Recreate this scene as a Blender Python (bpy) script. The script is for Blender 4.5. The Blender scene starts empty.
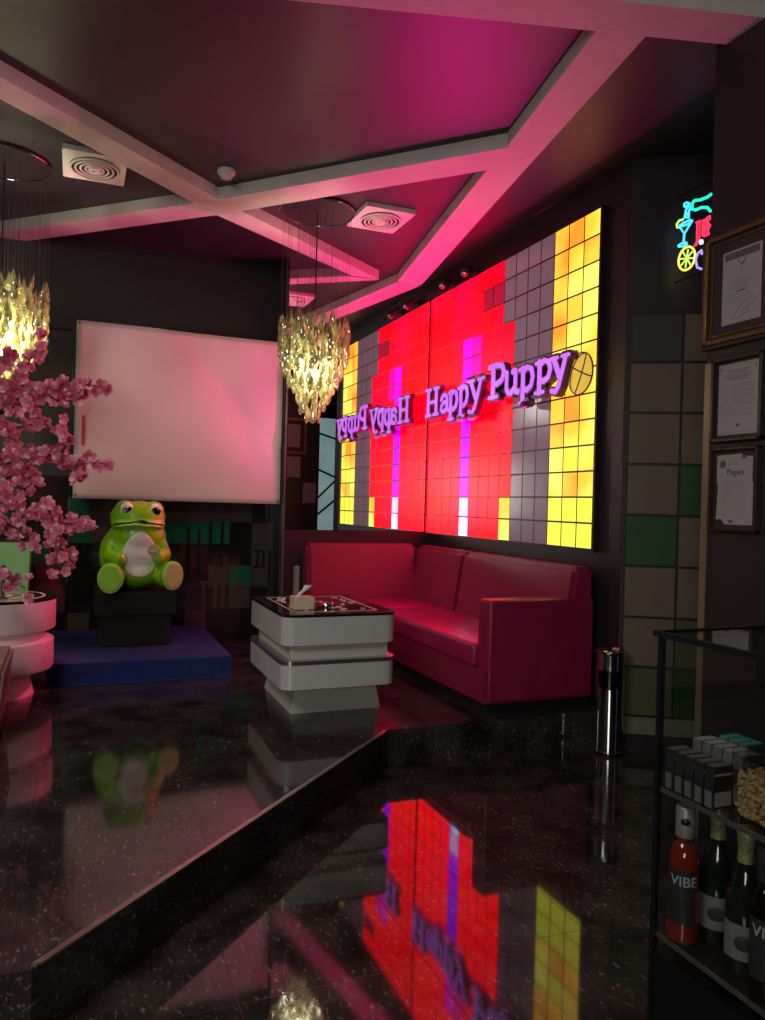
import bpy, bmesh, math, random
from mathutils import Vector, Matrix
random.seed(7)
C = bpy.context.scene
COL = C.collection
R = math.radians
PI = math.pi
V = Vector

# ------------------------------------------------------------------ camera
CAM = V((0, 0, 1.45)); F = 766.0; YAW = .381775; PIT = -.0066756; ROL = .0270154
fw = V((math.sin(YAW)*math.cos(PIT), math.cos(YAW)*math.cos(PIT), math.sin(PIT)))
r0 = V((math.cos(YAW), -math.sin(YAW), 0)); u0 = r0.cross(fw)
rt = r0*math.cos(ROL)+u0*math.sin(ROL); up = -r0*math.sin(ROL)+u0*math.cos(ROL)
def ray(x, y): return fw+rt*((x-382.5)/F)-up*((y-510)/F)
def atZ(x, y, z): d = ray(x, y); return CAM+d*((z-CAM.z)/d.z)
def atX(x, y, c): d = ray(x, y); return CAM+d*(c/d.x)
def atY(x, y, c): d = ray(x, y); return CAM+d*(c/d.y)
cd = bpy.data.cameras.new('camera'); cam = bpy.data.objects.new('camera', cd); COL.objects.link(cam)
cam.matrix_world = Matrix(((rt.x, up.x, -fw.x, CAM.x), (rt.y, up.y, -fw.y, CAM.y), (rt.z, up.z, -fw.z, CAM.z), (0, 0, 0, 1)))
cd.sensor_fit = 'VERTICAL'; cd.sensor_height = 24; cd.lens = F/1020*24; cd.clip_start = .02
C.camera = cam
C.view_settings.view_transform = 'Standard'; C.view_settings.look = 'None'
C.view_settings.gamma = 1; C.view_settings.use_curve_mapping = False; C.view_settings.exposure = 0.25
w = bpy.data.worlds.new('world'); C.world = w; w.use_nodes = True
w.node_tree.nodes['Background'].inputs[0].default_value = (.6, .55, .6, 1)
w.node_tree.nodes['Background'].inputs[1].default_value = .004

# ------------------------------------------------------------------ materials
def mat(name, col, rough=.5, metal=0, emit=None, es=0, ior=1.5, trans=0, coat=0, var=0, vscale=8, bump=0, bscale=40, sheen=0, alpha=1):
    m = bpy.data.materials.new(name); m.use_nodes = True
    nt = m.node_tree; b = nt.nodes['Principled BSDF']
    c4 = (*col, 1)
    b.inputs['Base Color'].default_value = c4; b.inputs['Roughness'].default_value = rough
    b.inputs['Metallic'].default_value = metal; b.inputs['IOR'].default_value = ior
    b.inputs['Transmission Weight'].default_value = trans; b.inputs['Coat Weight'].default_value = coat
    b.inputs['Sheen Weight'].default_value = sheen
    if emit: b.inputs['Emission Color'].default_value = (*emit, 1); b.inputs['Emission Strength'].default_value = es
    tc = nt.nodes.new('ShaderNodeTexCoord')
    if var:
        n = nt.nodes.new('ShaderNodeTexNoise'); n.inputs['Scale'].default_value = vscale; n.inputs['Detail'].default_value = 4
        nt.links.new(tc.outputs['Object'], n.inputs['Vector'])
        cr = nt.nodes.new('ShaderNodeValToRGB')
        cr.color_ramp.elements[0].position = .3; cr.color_ramp.elements[1].position = .7
        cr.color_ramp.elements[0].color = (*[c*(1-var) for c in col], 1)
        cr.color_ramp.elements[1].color = (*[min(1, c*(1+var)) for c in col], 1)
        nt.links.new(n.outputs['Fac'], cr.inputs['Fac']); nt.links.new(cr.outputs['Color'], b.inputs['Base Color'])
    if bump:
        n = nt.nodes.new('ShaderNodeTexNoise'); n.inputs['Scale'].default_value = bscale; n.inputs['Detail'].default_value = 3
        nt.links.new(tc.outputs['Object'], n.inputs['Vector'])
        bp = nt.nodes.new('ShaderNodeBump'); bp.inputs['Strength'].default_value = bump; bp.inputs['Distance'].default_value = .01
        nt.links.new(n.outputs['Fac'], bp.inputs['Height']); nt.links.new(bp.outputs['Normal'], b.inputs['Normal'])
    return m

def glow(name, ca, cb, s, scale=2.5, base=(.003, .003, .003), rough=.25):
    """a lit diffuser: emission that varies softly from pane to pane"""
    m = mat(name, base, rough); nt = m.node_tree; b = nt.nodes['Principled BSDF']
    tc = nt.nodes.new('ShaderNodeTexCoord'); n = nt.nodes.new('ShaderNodeTexNoise')
    n.inputs['Scale'].default_value = scale; n.inputs['Detail'].default_value = 1
    nt.links.new(tc.outputs['Object'], n.inputs['Vector'])
    cr = nt.nodes.new('ShaderNodeValToRGB'); e = cr.color_ramp.elements
    e[0].position = .38; e[1].position = .62; e[0].color = (*ca, 1); e[1].color = (*cb, 1)
    nt.links.new(n.outputs['Fac'], cr.inputs['Fac']); nt.links.new(cr.outputs['Color'], b.inputs['Emission Color'])
    b.inputs['Emission Strength'].default_value = s; b.inputs['Specular IOR Level'].default_value = .12
    return m

def glass_thin(name, tint=(1, 1, 1), refl=1.45, rough=.01):
    m = bpy.data.materials.new(name); m.use_nodes = True; nt = m.node_tree; nt.nodes.clear()
    o = nt.nodes.new('ShaderNodeOutputMaterial'); mx = nt.nodes.new('ShaderNodeMixShader')
    t = nt.nodes.new('ShaderNodeBsdfTransparent'); g = nt.nodes.new('ShaderNodeBsdfGlossy'); f = nt.nodes.new('ShaderNodeMath'); f.operation = 'MULTIPLY_ADD'; lw = nt.nodes.new('ShaderNodeLayerWeight'); lw.inputs[0].default_value = .5; pw = nt.nodes.new('ShaderNodeMath'); pw.operation = 'POWER'; pw.inputs[1].default_value = 4; nt.links.new(lw.outputs['Facing'], pw.inputs[0]); nt.links.new(pw.outputs[0], f.inputs[0]); f.inputs[1].default_value = .8; f.inputs[2].default_value = (refl-1)*.1
    t.inputs[0].default_value = (*tint, 1); g.inputs['Roughness'].default_value = rough
    nt.links.new(f.outputs[0], mx.inputs[0]); nt.links.new(t.outputs[0], mx.inputs[1]); nt.links.new(g.outputs[0], mx.inputs[2])
    nt.links.new(mx.outputs[0], o.inputs[0])
    return m

def petal_mat(name, tint, a=.35, rough=.15):
    """thin translucent petal of chandelier glass or silk"""
    m = bpy.data.materials.new(name); m.use_nodes = True; nt = m.node_tree; nt.nodes.clear()
    o = nt.nodes.new('ShaderNodeOutputMaterial')
    t = nt.nodes.new('ShaderNodeBsdfTransparent'); tr = nt.nodes.new('ShaderNodeBsdfTranslucent'); g = nt.nodes.new('ShaderNodeBsdfGlossy'); d = nt.nodes.new('ShaderNodeBsdfDiffuse')
    t.inputs[0].default_value = (*[.5+.5*c for c in tint], 1); tr.inputs[0].default_value = (*tint, 1); d.inputs[0].default_value = (*tint, 1)
    g.inputs[0].default_value = (1, 1, 1, 1); g.inputs['Roughness'].default_value = rough
    m1 = nt.nodes.new('ShaderNodeMixShader'); m2 = nt.nodes.new('ShaderNodeMixShader'); m3 = nt.nodes.new('ShaderNodeMixShader')
    m1.inputs[0].default_value = .5; m2.inputs[0].default_value = a; m3.inputs[0].default_value = .16 if rough > .3 else .28
    nt.links.new(tr.outputs[0], m1.inputs[1]); nt.links.new(d.outputs[0], m1.inputs[2])
    nt.links.new(m1.outputs[0], m2.inputs[1]); nt.links.new(t.outputs[0], m2.inputs[2])
    nt.links.new(m2.outputs[0], m3.inputs[1]); nt.links.new(g.outputs[0], m3.inputs[2])
    nt.links.new(m3.outputs[0], o.inputs[0])
    return m

def granite(name, rough, ior, size, rot, base=(.012, .011, .012), speck=(.36, .33, .32)):
    m = mat(name, base, rough, ior=ior); nt = m.node_tree; b = nt.nodes['Principled BSDF']
    tc = nt.nodes.new('ShaderNodeTexCoord')
    n1 = nt.nodes.new('ShaderNodeTexNoise'); n1.inputs['Scale'].default_value = 58; n1.inputs['Detail'].default_value = 6; n1.inputs['Roughness'].default_value = .7
    mp = nt.nodes.new('ShaderNodeMapping'); mp.inputs['Scale'].default_value = (1, .45, 1); mp.inputs['Rotation'].default_value = (0, 0, .7)
    nt.links.new(tc.outputs['Object'], mp.inputs[0]); nt.links.new(mp.outputs[0], n1.inputs['Vector'])
    cr = nt.nodes.new('ShaderNodeValToRGB'); e = cr.color_ramp.elements
    e[0].position = .57; e[0].color = (*base, 1); e[1].position = .80; e[1].color = (*speck, 1)
    nt.links.new(n1.outputs['Fac'], cr.inputs['Fac'])
    n2 = nt.nodes.new('ShaderNodeTexNoise'); n2.inputs['Scale'].default_value = 5; n2.inputs['Detail'].default_value = 5
    nt.links.new(tc.outputs['Object'], n2.inputs['Vector'])
    cr2 = nt.nodes.new('ShaderNodeValToRGB'); e = cr2.color_ramp.elements
    e[0].position = .35; e[0].color = (.35, .35, .35, 1); e[1].position = .75; e[1].color = (1.6, 1.55, 1.5, 1)
    nt.links.new(n2.outputs['Fac'], cr2.inputs['Fac'])
    mu = nt.nodes.new('ShaderNodeMixRGB'); mu.blend_type = 'MULTIPLY'; mu.inputs[0].default_value = 1
    nt.links.new(cr.outputs[0], mu.inputs[1]); nt.links.new(cr2.outputs[0], mu.inputs[2])
    br = nt.nodes.new('ShaderNodeTexBrick'); br.offset = 0; br.inputs['Scale'].default_value = 1
    br.inputs['Brick Width'].default_value = size; br.inputs['Row Height'].default_value = size
    br.inputs['Mortar Size'].default_value = .0012; br.inputs['Color1'].default_value = (1, 1, 1, 1); br.inputs['Color2'].default_value = (1, 1, 1, 1)
    br.inputs['Mortar'].default_value = (.1, .1, .1, 1)
    mp2 = nt.nodes.new('ShaderNodeMapping'); mp2.inputs['Rotation'].default_value = (0, 0, rot); mp2.inputs['Location'].default_value = (.13, .22, 0)
    nt.links.new(tc.outputs['Object'], mp2.inputs[0]); nt.links.new(mp2.outputs[0], br.inputs['Vector'])
    mu2 = nt.nodes.new('ShaderNodeMixRGB'); mu2.blend_type = 'MULTIPLY'; mu2.inputs[0].default_value = 1
    nt.links.new(mu.outputs[0], mu2.inputs[1]); nt.links.new(br.outputs[0], mu2.inputs[2])
    nt.links.new(mu2.outputs[0], b.inputs['Base Color'])
    mr = nt.nodes.new('ShaderNodeMapRange'); mr.inputs['To Min'].default_value = .4; mr.inputs['To Max'].default_value = rough
    nt.links.new(br.outputs[0], mr.inputs['Value']); nt.links.new(mr.outputs[0], b.inputs['Roughness'])
    return m

M = {}
M['floor'] = granite('granite_floor', .05, 1.6, .6, 0, base=(.034, .028, .027))
M['plat'] = granite('granite_platform', .07, 1.75, .6, 0, base=(.032, .026, .028))
M['wall'] = mat('plum_black_paint', (.022, .014, .018), .42, var=.15, vscale=3, bump=.05)
M['wallback'] = mat('black_wall_paint', (.014, .010, .013), .5, var=.15, vscale=3)
M['ceil'] = mat('dark_ceiling_paint', (.024, .018, .024), .46, ior=1.55, var=.12, vscale=2, bump=.04, bscale=20)
M['beam'] = mat('cream_beam_paint', (.62, .56, .54), .55, var=.04)
M['mirror'] = mat('mirror_silver', (.9, .9, .9), .004, 1)
M['dado'] = mat('maroon_dado', (.028, .008, .014), .45)
M['nosing'] = mat('brushed_nosing', (.55, .5, .47), .3, 1)
M['blackmetal'] = mat('black_metal', (.015, .015, .016), .35, .6)
M['chrome'] = mat('chrome', (.62, .62, .62), .12, 1)
M['red'] = glow('lit_red_pane', (1, .0, .002), (1, .0, .012), 3.3)
M['dimred'] = glow('half_lit_red_pane', (.42, .004, .03), (.5, .006, .04), .9)
M['yellow'] = glow('lit_yellow_pane', (1, .44, .03), (.95, .80, .12), 1.4)
M['orange'] = glow('lit_orange_pane', (1, .27, .02), (1, .52, .05), 1.25)
M['lime'] = glow('lit_lime_pane', (.75, .85, .08), (1, .8, .05), 1.15)
M['magenta'] = glow('lit_magenta_pane', (1, .0, .55), (.9, 0, .8), 2.0)
M['hotpink'] = glow('lit_hotpink_pane', (1, .0, .18), (1, 0, .25), 1.8)
M['violet'] = glow('lit_violet_pane', (.35, .0, 1), (.7, 0, 1), 2.0, 5)
M['lilac'] = glow('lit_lilac_pane', (.7, .3, 1), (.9, .45, 1), 1.6)
M['glint'] = glow('lit_white_pane', (.25, .25, 1), (.9, .85, 1), 2.2, 9)
M['grey'] = mat('frosted_grey_pane', (.16, .11, .14), .16, var=.12, vscale=5, emit=(.16, .10, .13), es=.55)  # unlit frosted pane; faint emission painted in for the light it catches
M['grid'] = mat('dark_panel_grid', (.02, .008, .012), .4)
M['sofa'] = mat('red_leatherette', (.25, .010, .055), .36, bump=.12, bscale=90)
M['sofaseat'] = mat('red_leatherette_seat', (.32, .013, .085), .28, bump=.12, bscale=90)
M['plinth'] = mat('black_plinth', (.008, .006, .007), .5)
M['white'] = mat('white_lacquer', (.50, .50, .48), .3, coat=.3)
M['whitedull'] = mat('white_lacquer_recess', (.48, .48, .43), .4)
M['steeltrim'] = mat('steel_trim', (.45, .42, .42), .25, .9)
M['pinkwhite'] = mat('pale_lacquer', (.78, .60, .62), .32, coat=.2)
M['tabletop'] = mat('black_glass_top', (.012, .006, .008), .04, ior=1.7)
M['inlay'] = mat('pearl_inlay', (.62, .52, .48), .25)
M['blue'] = mat('blue_carpet', (.006, .020, .13), .92, var=.25, vscale=30, bump=.4, bscale=120)
M['blackcloth'] = mat('black_cloth', (.006, .006, .007), .85, bump=.3, bscale=30)
M['frog'] = mat('frog_green_paint', (.22, .56, .008), .32, coat=.3)
M['sole'] = mat('frog_sole_paint', (.26, .78, .01), .35)
M['rim'] = mat('frog_rim_paint', (.45, .7, .2), .4)
M['belly'] = mat('frog_belly_paint', (.84, .82, .78), .4)
M['black'] = mat('gloss_black', (.004, .004, .004), .15)
M['eyewhite'] = mat('eye_white', (.85, .85, .85), .2)
M['badge'] = mat('badge_green', (.38, .46, .28), .4)
M['banner'] = mat('banner_vinyl', (.72, .62, .62), .55, bump=.25, bscale=1.6)
M['redprint'] = mat('red_print', (.55, .03, .04), .5)
M['blossom'] = petal_mat('silk_blossom', (.72, .17, .29), .0, .6)
M['blossompale'] = petal_mat('pale_silk_blossom', (.86, .36, .44), .0, .6)
M['bark'] = mat('bark', (.035, .02, .018), .85, bump=.5)
M['drop'] = petal_mat('amber_glass_drop', (.42, .41, .20), .42, .06)
M['bulb'] = mat('lit_bulb', (1, 1, 1), .5, emit=(1, .92, .45), es=6)
M['string'] = mat('thin_wire', (.14, .10, .12), .4, .5)
M['plate'] = mat('dark_canopy_plate', (.05, .035, .045), .3, .4)
M['vent'] = mat('vent_white', (.72, .66, .64), .45)
M['ventdark'] = mat('vent_shadow', (.02, .02, .02), .7)
M['gold'] = mat('gold_frame', (.26, .16, .07), .3, .8, bump=.6, bscale=60)
M['darkframe'] = mat('dark_wood_frame', (.035, .018, .018), .3)
M['mount'] = mat('brown_mount', (.035, .018, .02), .6)
M['paper'] = mat('paper', (.34, .29, .31), .7, var=.03)
M['ink'] = mat('ink', (.10, .085, .09), .7)
M['inkfaint'] = mat('faint_ink', (.24, .21, .22), .7)
M['woodedge'] = mat('brown_edge_trim', (.30, .21, .14), .35, .5)
M['ttaupe'] = mat('taupe_tile', (.155, .115, .085), .3, var=.06)
M['tgreen'] = mat('green_tile', (.035, .095, .035), .28, var=.08)
M['tgrey'] = mat('grey_green_tile', (.055, .062, .055), .28)
M['tolive'] = mat('olive_tile', (.09, .095, .045), .28)
M['tdkgreen'] = mat('dark_green_tile', (.015, .055, .018), .28)
M['tcream'] = mat('cream_skirting', (.16, .15, .10), .35)
M['grout'] = mat('black_grout', (.010, .007, .008), .5)
M['bgreen'] = mat('emerald_tile', (.008, .11, .065), .15, ior=1.6)
M['bmauve'] = mat('mauve_tile', (.060, .045, .052), .15, ior=1.6)
M['bdark'] = mat('black_green_tile', (.010, .014, .013), .10, ior=1.7)
M['bolive'] = mat('olive_glass_tile', (.075, .07, .05), .15, ior=1.6)
M['letterdark'] = mat('letter_black', (.004, .004, .005), .3)
M['lettermauve'] = mat('letter_mauve', (.06, .045, .05), .3)
M['taupe'] = mat('taupe_leatherette', (.20, .15, .12), .5, bump=.1, bscale=80)
M['planter'] = mat('pale_green_planter', (.28, .62, .22), .4)
M['tissue_box'] = mat('cream_card', (.62, .50, .34), .6)
M['tissue'] = mat('tissue_paper', (.9, .82, .82), .9)
M['clear'] = glass_thin('clear_plastic', (.86, .88, .9), 1.5, .03)
M['cabglass'] = glass_thin('cabinet_glass', (.90, .93, .92), 1.3)
M['bottleclear'] = glass_thin('bottle_glass_clear', (.70, .75, .68), 1.5, .03)
M['rose'] = mat('rose_liqueur', (.15, .014, .006), .05, coat=.6)
M['darkglass'] = mat('dark_bottle_glass', (.006, .010, .008), .06, coat=.8)
M['foil'] = mat('gold_green_foil', (.28, .28, .12), .38, .4, bump=.5, bscale=60)
M['label'] = mat('bottle_label', (.13, .13, .13), .5)
M['labeldark'] = mat('bottle_label_dark', (.02, .018, .02), .4)
M['whiteprint'] = mat('white_print', (.30, .30, .30), .5)
M['cap'] = mat('silver_cap', (.24, .21, .20), .35, .3)
M['packdark'] = mat('dark_pack', (.018, .018, .02), .35)
M['packlight'] = mat('light_pack', (.11, .11, .10), .4)
M['teal'] = mat('teal_pack', (.02, .26, .24), .4)
M['nut'] = mat('peanut', (.34, .19, .07), .6, var=.3, vscale=60)
M['doorglass'] = glow('lit_frosted_glass', (.22, .34, .36), (.30, .44, .44), .5, 2)
M['signletter'] = glow('lit_letter_face', (.56, .13, .80), (.66, .19, .92), 1.0, 4)
M['signback'] = mat('plum_sign_back', (.10, .015, .09), .3)
M['ball'] = mat('yellow_ball_plastic', (.62, .42, .06), .35, emit=(.9, .6, .08), es=.55)
for n_, c_, s_ in (('teal', (.0, .75, .5), 1.3), ('cyan', (.05, .5, 1.0), 1.6), ('red', (1.0, .02, .08), 1.6), ('yellow', (.95, .85, .08), 1.2), ('lime', (.55, .9, .12), 1.1), ('violet', (.35, .25, 1.0), 1.3), ('white', (.7, .85, 1), 1.2)):
    M['neon_'+n_] = mat('neon_'+n_, (.1, .1, .1), .4, emit=c_, es=s_)

# ------------------------------------------------------------------ mesh helpers
def obj(name, bm, m, parent=None, smooth=False, mats=None, norm=True):
    me = bpy.data.meshes.new(name)
    if norm: bmesh.ops.recalc_face_normals(bm, faces=bm.faces)
    bm.to_mesh(me); bm.free()
    if smooth:
        for p in me.polygons: p.use_smooth = True
    o = bpy.data.objects.new(name, me); COL.objects.link(o)
    for x in (mats or [m]): me.materials.append(M[x] if isinstance(x, str) else x)
    if parent: o.parent = parent
    return o
def smart(o, ang=40):
    for p in o.data.polygons: p.use_smooth = True
    o.data.set_sharp_from_angle(angle=R(ang)); return o
def thing(name, label, cat, loc=(0, 0, 0), rotz=0, group=None):
    o = bpy.data.objects.new(name, None); COL.objects.link(o); o.empty_display_size = .05
    o.location = loc; o.rotation_euler = (0, 0, rotz); o['label'] = label; o['category'] = cat
    if group: o['group'] = group
    return o
def tag(o, label, cat, group=None, kind=None):
    o['label'] = label; o['category'] = cat
    if group: o['group'] = group
    if kind: o['kind'] = kind
    return o
def struct(name, bm, m, label=None, **k):
    o = obj(name, bm, m, **k); o['kind'] = 'structure'
    if label: o['label'] = label
    return o
def B(): return bmesh.new()
def box(bm, x0, x1, y0, y1, z0, z1, bev=0, seg=2, mi=0, taper=0, mx=None):
    vs = []
    for z, t in ((z0, taper), (z1, 0)):
        for x, y in ((x0+t, y0+t), (x1-t, y0+t), (x1-t, y1-t), (x0+t, y1-t)): vs.append(bm.verts.new((x, y, z)))
    f = [(3, 2, 1, 0), (4, 5, 6, 7), (0, 1, 5, 4), (1, 2, 6, 5), (2, 3, 7, 6), (3, 0, 4, 7)]
    fs = [bm.faces.new([vs[i] for i in q]) for q in f]
    for q in fs: q.material_index = mi
    if mx is not None:
        for v in vs: v.co = mx @ v.co
    if bev:
        es = list({e for q in fs for e in q.edges})
        r = bmesh.ops.bevel(bm, geom=es, offset=bev, segments=seg, affect='EDGES', profile=.5)
        for q in r['faces']: q.material_index = mi
    return bm
def prism(bm, pts, z0, z1, mi=0):
    a = [bm.verts.new((p[0], p[1], z0)) for p in pts]; b = [bm.verts.new((p[0], p[1], z1)) for p in pts]
    n = len(pts); fs = [bm.faces.new(a[::-1]), bm.faces.new(b)]
    for i in range(n): fs.append(bm.faces.new((a[i], a[(i+1) % n], b[(i+1) % n], b[i])))
    for q in fs: q.material_index = mi
    return bm
def poly3(bm, pts, mi=0):
    f = bm.faces.new([bm.verts.new(p) for p in pts]); f.material_index = mi; return f
def lathe(bm, prof, c=(0, 0, 0), n=24, mi=0, sq=1, cap=True):
    rings = []
    for r, z in prof:
        rings.append([bm.verts.new((c[0]+r*math.cos(2*PI*i/n), c[1]+r*sq*math.sin(2*PI*i/n), c[2]+z)) for i in range(n)])
    for a, b in zip(rings, rings[1:]):
        for i in range(n):
            f = bm.faces.new((a[i], a[(i+1) % n], b[(i+1) % n], b[i])); f.material_index = mi
    if cap:
        for rg in (rings[0][::-1], rings[-1]):
            f = bm.faces.new(rg); f.material_index = mi
    return bm
def tube(bm, pts, r, n=8, mi=0, cap=True):
    pts = [V(p) for p in pts]; rs = r if isinstance(r, (list, tuple)) else [r]*len(pts)
    rings = []; prev = None
    for i, p in enumerate(pts):
        d = (pts[min(i+1, len(pts)-1)]-pts[max(i-1, 0)]).normalized()
        if prev is None:
            a = d.orthogonal().normalized()
        else:
            a = (prev-d*prev.dot(d)); a = a.normalized() if a.length > 1e-6 else d.orthogonal().normalized()
        prev = a; b = d.cross(a)
        rings.append([bm.verts.new(p+(a*math.cos(2*PI*k/n)+b*math.sin(2*PI*k/n))*rs[i]) for k in range(n)])
    for a, b in zip(rings, rings[1:]):
        for k in range(n):
            f = bm.faces.new((a[k], a[(k+1) % n], b[(k+1) % n], b[k])); f.material_index = mi
    if cap:
        for rg in (rings[0][::-1], rings[-1]):
            f = bm.faces.new(rg); f.material_index = mi
    return bm
def ball(bm, c, r, seg=20, rings=12, mi=0, rot=None):
    s = V(r) if isinstance(r, (tuple, list)) else V((r, r, r))
    mx = Matrix.Translation(V(c)) @ (rot or Matrix.Identity(4)) @ Matrix.Diagonal((*s, 1))
    k = bmesh.ops.create_uvsphere(bm, u_segments=seg, v_segments=rings, radius=1, matrix=mx)
    for v in k['verts']:
        for f in v.link_faces: f.material_index = mi
    return bm
def rrect(x0, x1, y0, y1, r, n=6):
    p = []
    for cx, cy, a in ((x1-r, y1-r, 0), (x0+r, y1-r, 90), (x0+r, y0+r, 180), (x1-r, y0+r, 270)):
        for i in range(n+1):
            t = R(a+90*i/n); p.append((cx+r*math.cos(t), cy+r*math.sin(t)))
    return p
def text_mesh(s, size, depth=.0006, align='CENTER'):
    cu = bpy.data.curves.new('t', 'FONT'); cu.body = s; cu.size = size; cu.extrude = depth; cu.align_x = align; cu.offset = size*.012
    o = bpy.data.objects.new('t', cu); COL.objects.link(o)
    dg = bpy.context.evaluated_depsgraph_get(); dg.update()
    me = bpy.data.meshes.new_from_object(o.evaluated_get(dg)); bpy.data.objects.remove(o)
    bm = bmesh.new(); bm.from_mesh(me); bpy.data.meshes.remove(me); return bm
CAPN = 0
def capsule(bm, p, q, r, d0, d1, fr, mi=0, n=6):
    """flat stroke with round ends in a sign plane; fr maps (u, v, depth) to the world"""
    global CAPN
    CAPN += 1; d1 += (CAPN % 7)*.0004; d0 -= (CAPN % 7)*.0001
    dx, dy = q[0]-p[0], q[1]-p[1]; a = math.atan2(dy, dx); pts = []
    for i in range(n+1):
        t = a-PI/2+PI*i/n; pts.append((q[0]+r*math.cos(t), q[1]+r*math.sin(t)))
    for i in range(n+1):
        t = a+PI/2+PI*i/n; pts.append((p[0]+r*math.cos(t), p[1]+r*math.sin(t)))
    A = [bm.verts.new(fr(u, v, d0)) for u, v in pts]; Bq = [bm.verts.new(fr(u, v, d1)) for u, v in pts]
    m = len(pts); fs = [bm.faces.new(A[::-1]), bm.faces.new(Bq)]
    for i in range(m): fs.append(bm.faces.new((A[i], A[(i+1) % m], Bq[(i+1) % m], Bq[i])))
    for f in fs: f.material_index = mi
def remesh(bm, vox, sm=6):
    me = bpy.data.meshes.new('r'); bm.to_mesh(me); bm.free()
    o = bpy.data.objects.new('r', me); COL.objects.link(o)
    a = o.modifiers.new('a', 'REMESH'); a.mode = 'VOXEL'; a.voxel_size = vox
    b = o.modifiers.new('b', 'SMOOTH'); b.iterations = sm; b.factor = .6
    dg = bpy.context.evaluated_depsgraph_get(); dg.update()
    m2 = bpy.data.meshes.new_from_object(o.evaluated_get(dg)); bpy.data.objects.remove(o)
    k = bmesh.new(); k.from_mesh(m2); bpy.data.meshes.remove(m2); return k

# ------------------------------------------------------------------ the room
S = .205                       # platform height
WX, YM, YB, ZC, ZB = 3.13, 6.58, 6.90, 3.60, 3.515
KX, KY = 2.62, 2.66            # column corner
struct('floor', box(B(), -3.6, 6.0, -2.8, 7.2, -.12, 0), 'floor', 'polished black granite floor')
plat = [(-3.6, 2.19), (-.078, 2.19), (1.64, 3.908), (WX, 3.908), (WX, YB+.1), (-3.6, YB+.1)]
struct('floor_platform', prism(B(), plat, .0005, S), 'plat', 'raised black granite platform')
bm = B()
d = V((1, 1, 0)).normalized(); n = V((-1, 1, 0)).normalized()
p, q = V((-.060, 2.208, 0)), V((1.622, 3.890, 0))
prism(bm, [(p-n*.003).to_tuple()[:2], (q-n*.003).to_tuple()[:2], (q+n*.019).to_tuple()[:2], (p+n*.019).to_tuple()[:2]], S-.004, S+.003)
struct('trim_1', bm, 'nosing', 'metal nosing strip on the diagonal step')
struct('ceiling', box(B(), -3.6, 6.0, -2.8, 7.2, ZC, ZC+.1), 'ceil', 'dark painted ceiling')
struct('wall_back', box(B(), -3.6, 1.70, YB, YB+.12, 0, ZC), 'wallback', 'black painted back wall')
struct('wall_mirror', box(B(), 1.70, WX+.1, YM+.03, YB+.12, 0, ZC), 'wallback', 'dark block behind the mirror')
struct('wall_right', box(B(), WX, WX+.12, 3.80, YM+.02, 0, ZC), 'wall', 'dark wall behind the lit tile panel')
struct('wall_left', box(B(), -3.7, -3.6, -2.8, YB, 0, ZC), 'wallback', 'dark wall on the left')
struct('wall_front', box(B(), -3.6, 6.0, -2.9, -2.8, 0, ZC), 'wallback', 'dark wall behind the viewer')
struct('wall_outer', box(B(), 6.0, 6.1, -2.8, 4.0, 0, ZC), 'wallback', 'dark outer wall')
struct('wall_column', box(B(), KX, 3.22, 1.0, KY, 0, ZC), 'wall', 'dark column carrying the certificates')
struct('trim_2', box(B(), KX-.006, KX+.035, KY-.03, KY+.006, 0, 2.12), 'woodedge', 'brown metal edge trim on the column corner')
# wall with ceramic tiles, turned 31 degrees
TD = V((.855, -.518, 0)).normalized(); TN = V((-TD.y, TD.x, 0)); TO = V((3.10, 3.76, 0))
if TN.y > 0: TN = -TN          # towards the viewer
Trot = Matrix(((TD.x, -TN.x, 0, TO.x), (TD.y, -TN.y, 0, TO.y), (0, 0, 1, 0), (0, 0, 0, 1)))
struct('wall_tiled', box(B(), -.02, 2.4, .02, .14, 0, ZC, mx=Trot), 'wall', 'dark wall carrying the large square tiles')
t = thing('square_tile_cladding', 'large square taupe and green wall tiles behind the steel bin', 'wall tiles')
tb = B(); box(tb, .0, 2.35, .006, .02, .10, 2.66, mx=Trot); obj('tile_backing', tb, 'grout', t)
rows = [2.647, 2.353, 2.048, 1.738, 1.43, 1.122, .813, .512, .215]
pat = [('tgrey', 'ttaupe'), ('ttaupe', 'ttaupe'), ('ttaupe', 'ttaupe'), ('ttaupe', 'tgreen'), ('tgreen', 'ttaupe'), ('ttaupe', 'ttaupe'), ('ttaupe', 'tolive'), ('tolive', 'tdkgreen')]
random.seed(3)
for k in range(8):
    for c in range(7):
        mm = pat[k][c] if c < 2 else random.choice(['ttaupe', 'ttaupe', 'ttaupe', 'tgreen', 'tolive'])
        x0 = .006+c*.305
        box(tb := B(), x0, x0+.289, -.002, .008, rows[k+1]+.008, rows[k]-.008, mx=Trot, bev=.0015, seg=1)
        obj('square_tile', tb, mm, t)
struct('baseboard_tiled', box(B(), .0, 2.35, -.004, .02, .0, .10, mx=Trot), 'grout', 'black baseboard below the square tiles')
struct('trim_3', box(B(), .006, 2.35, -.003, .012, .105, .207, mx=Trot), 'tcream', 'cream skirting strip below the square tiles')
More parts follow.
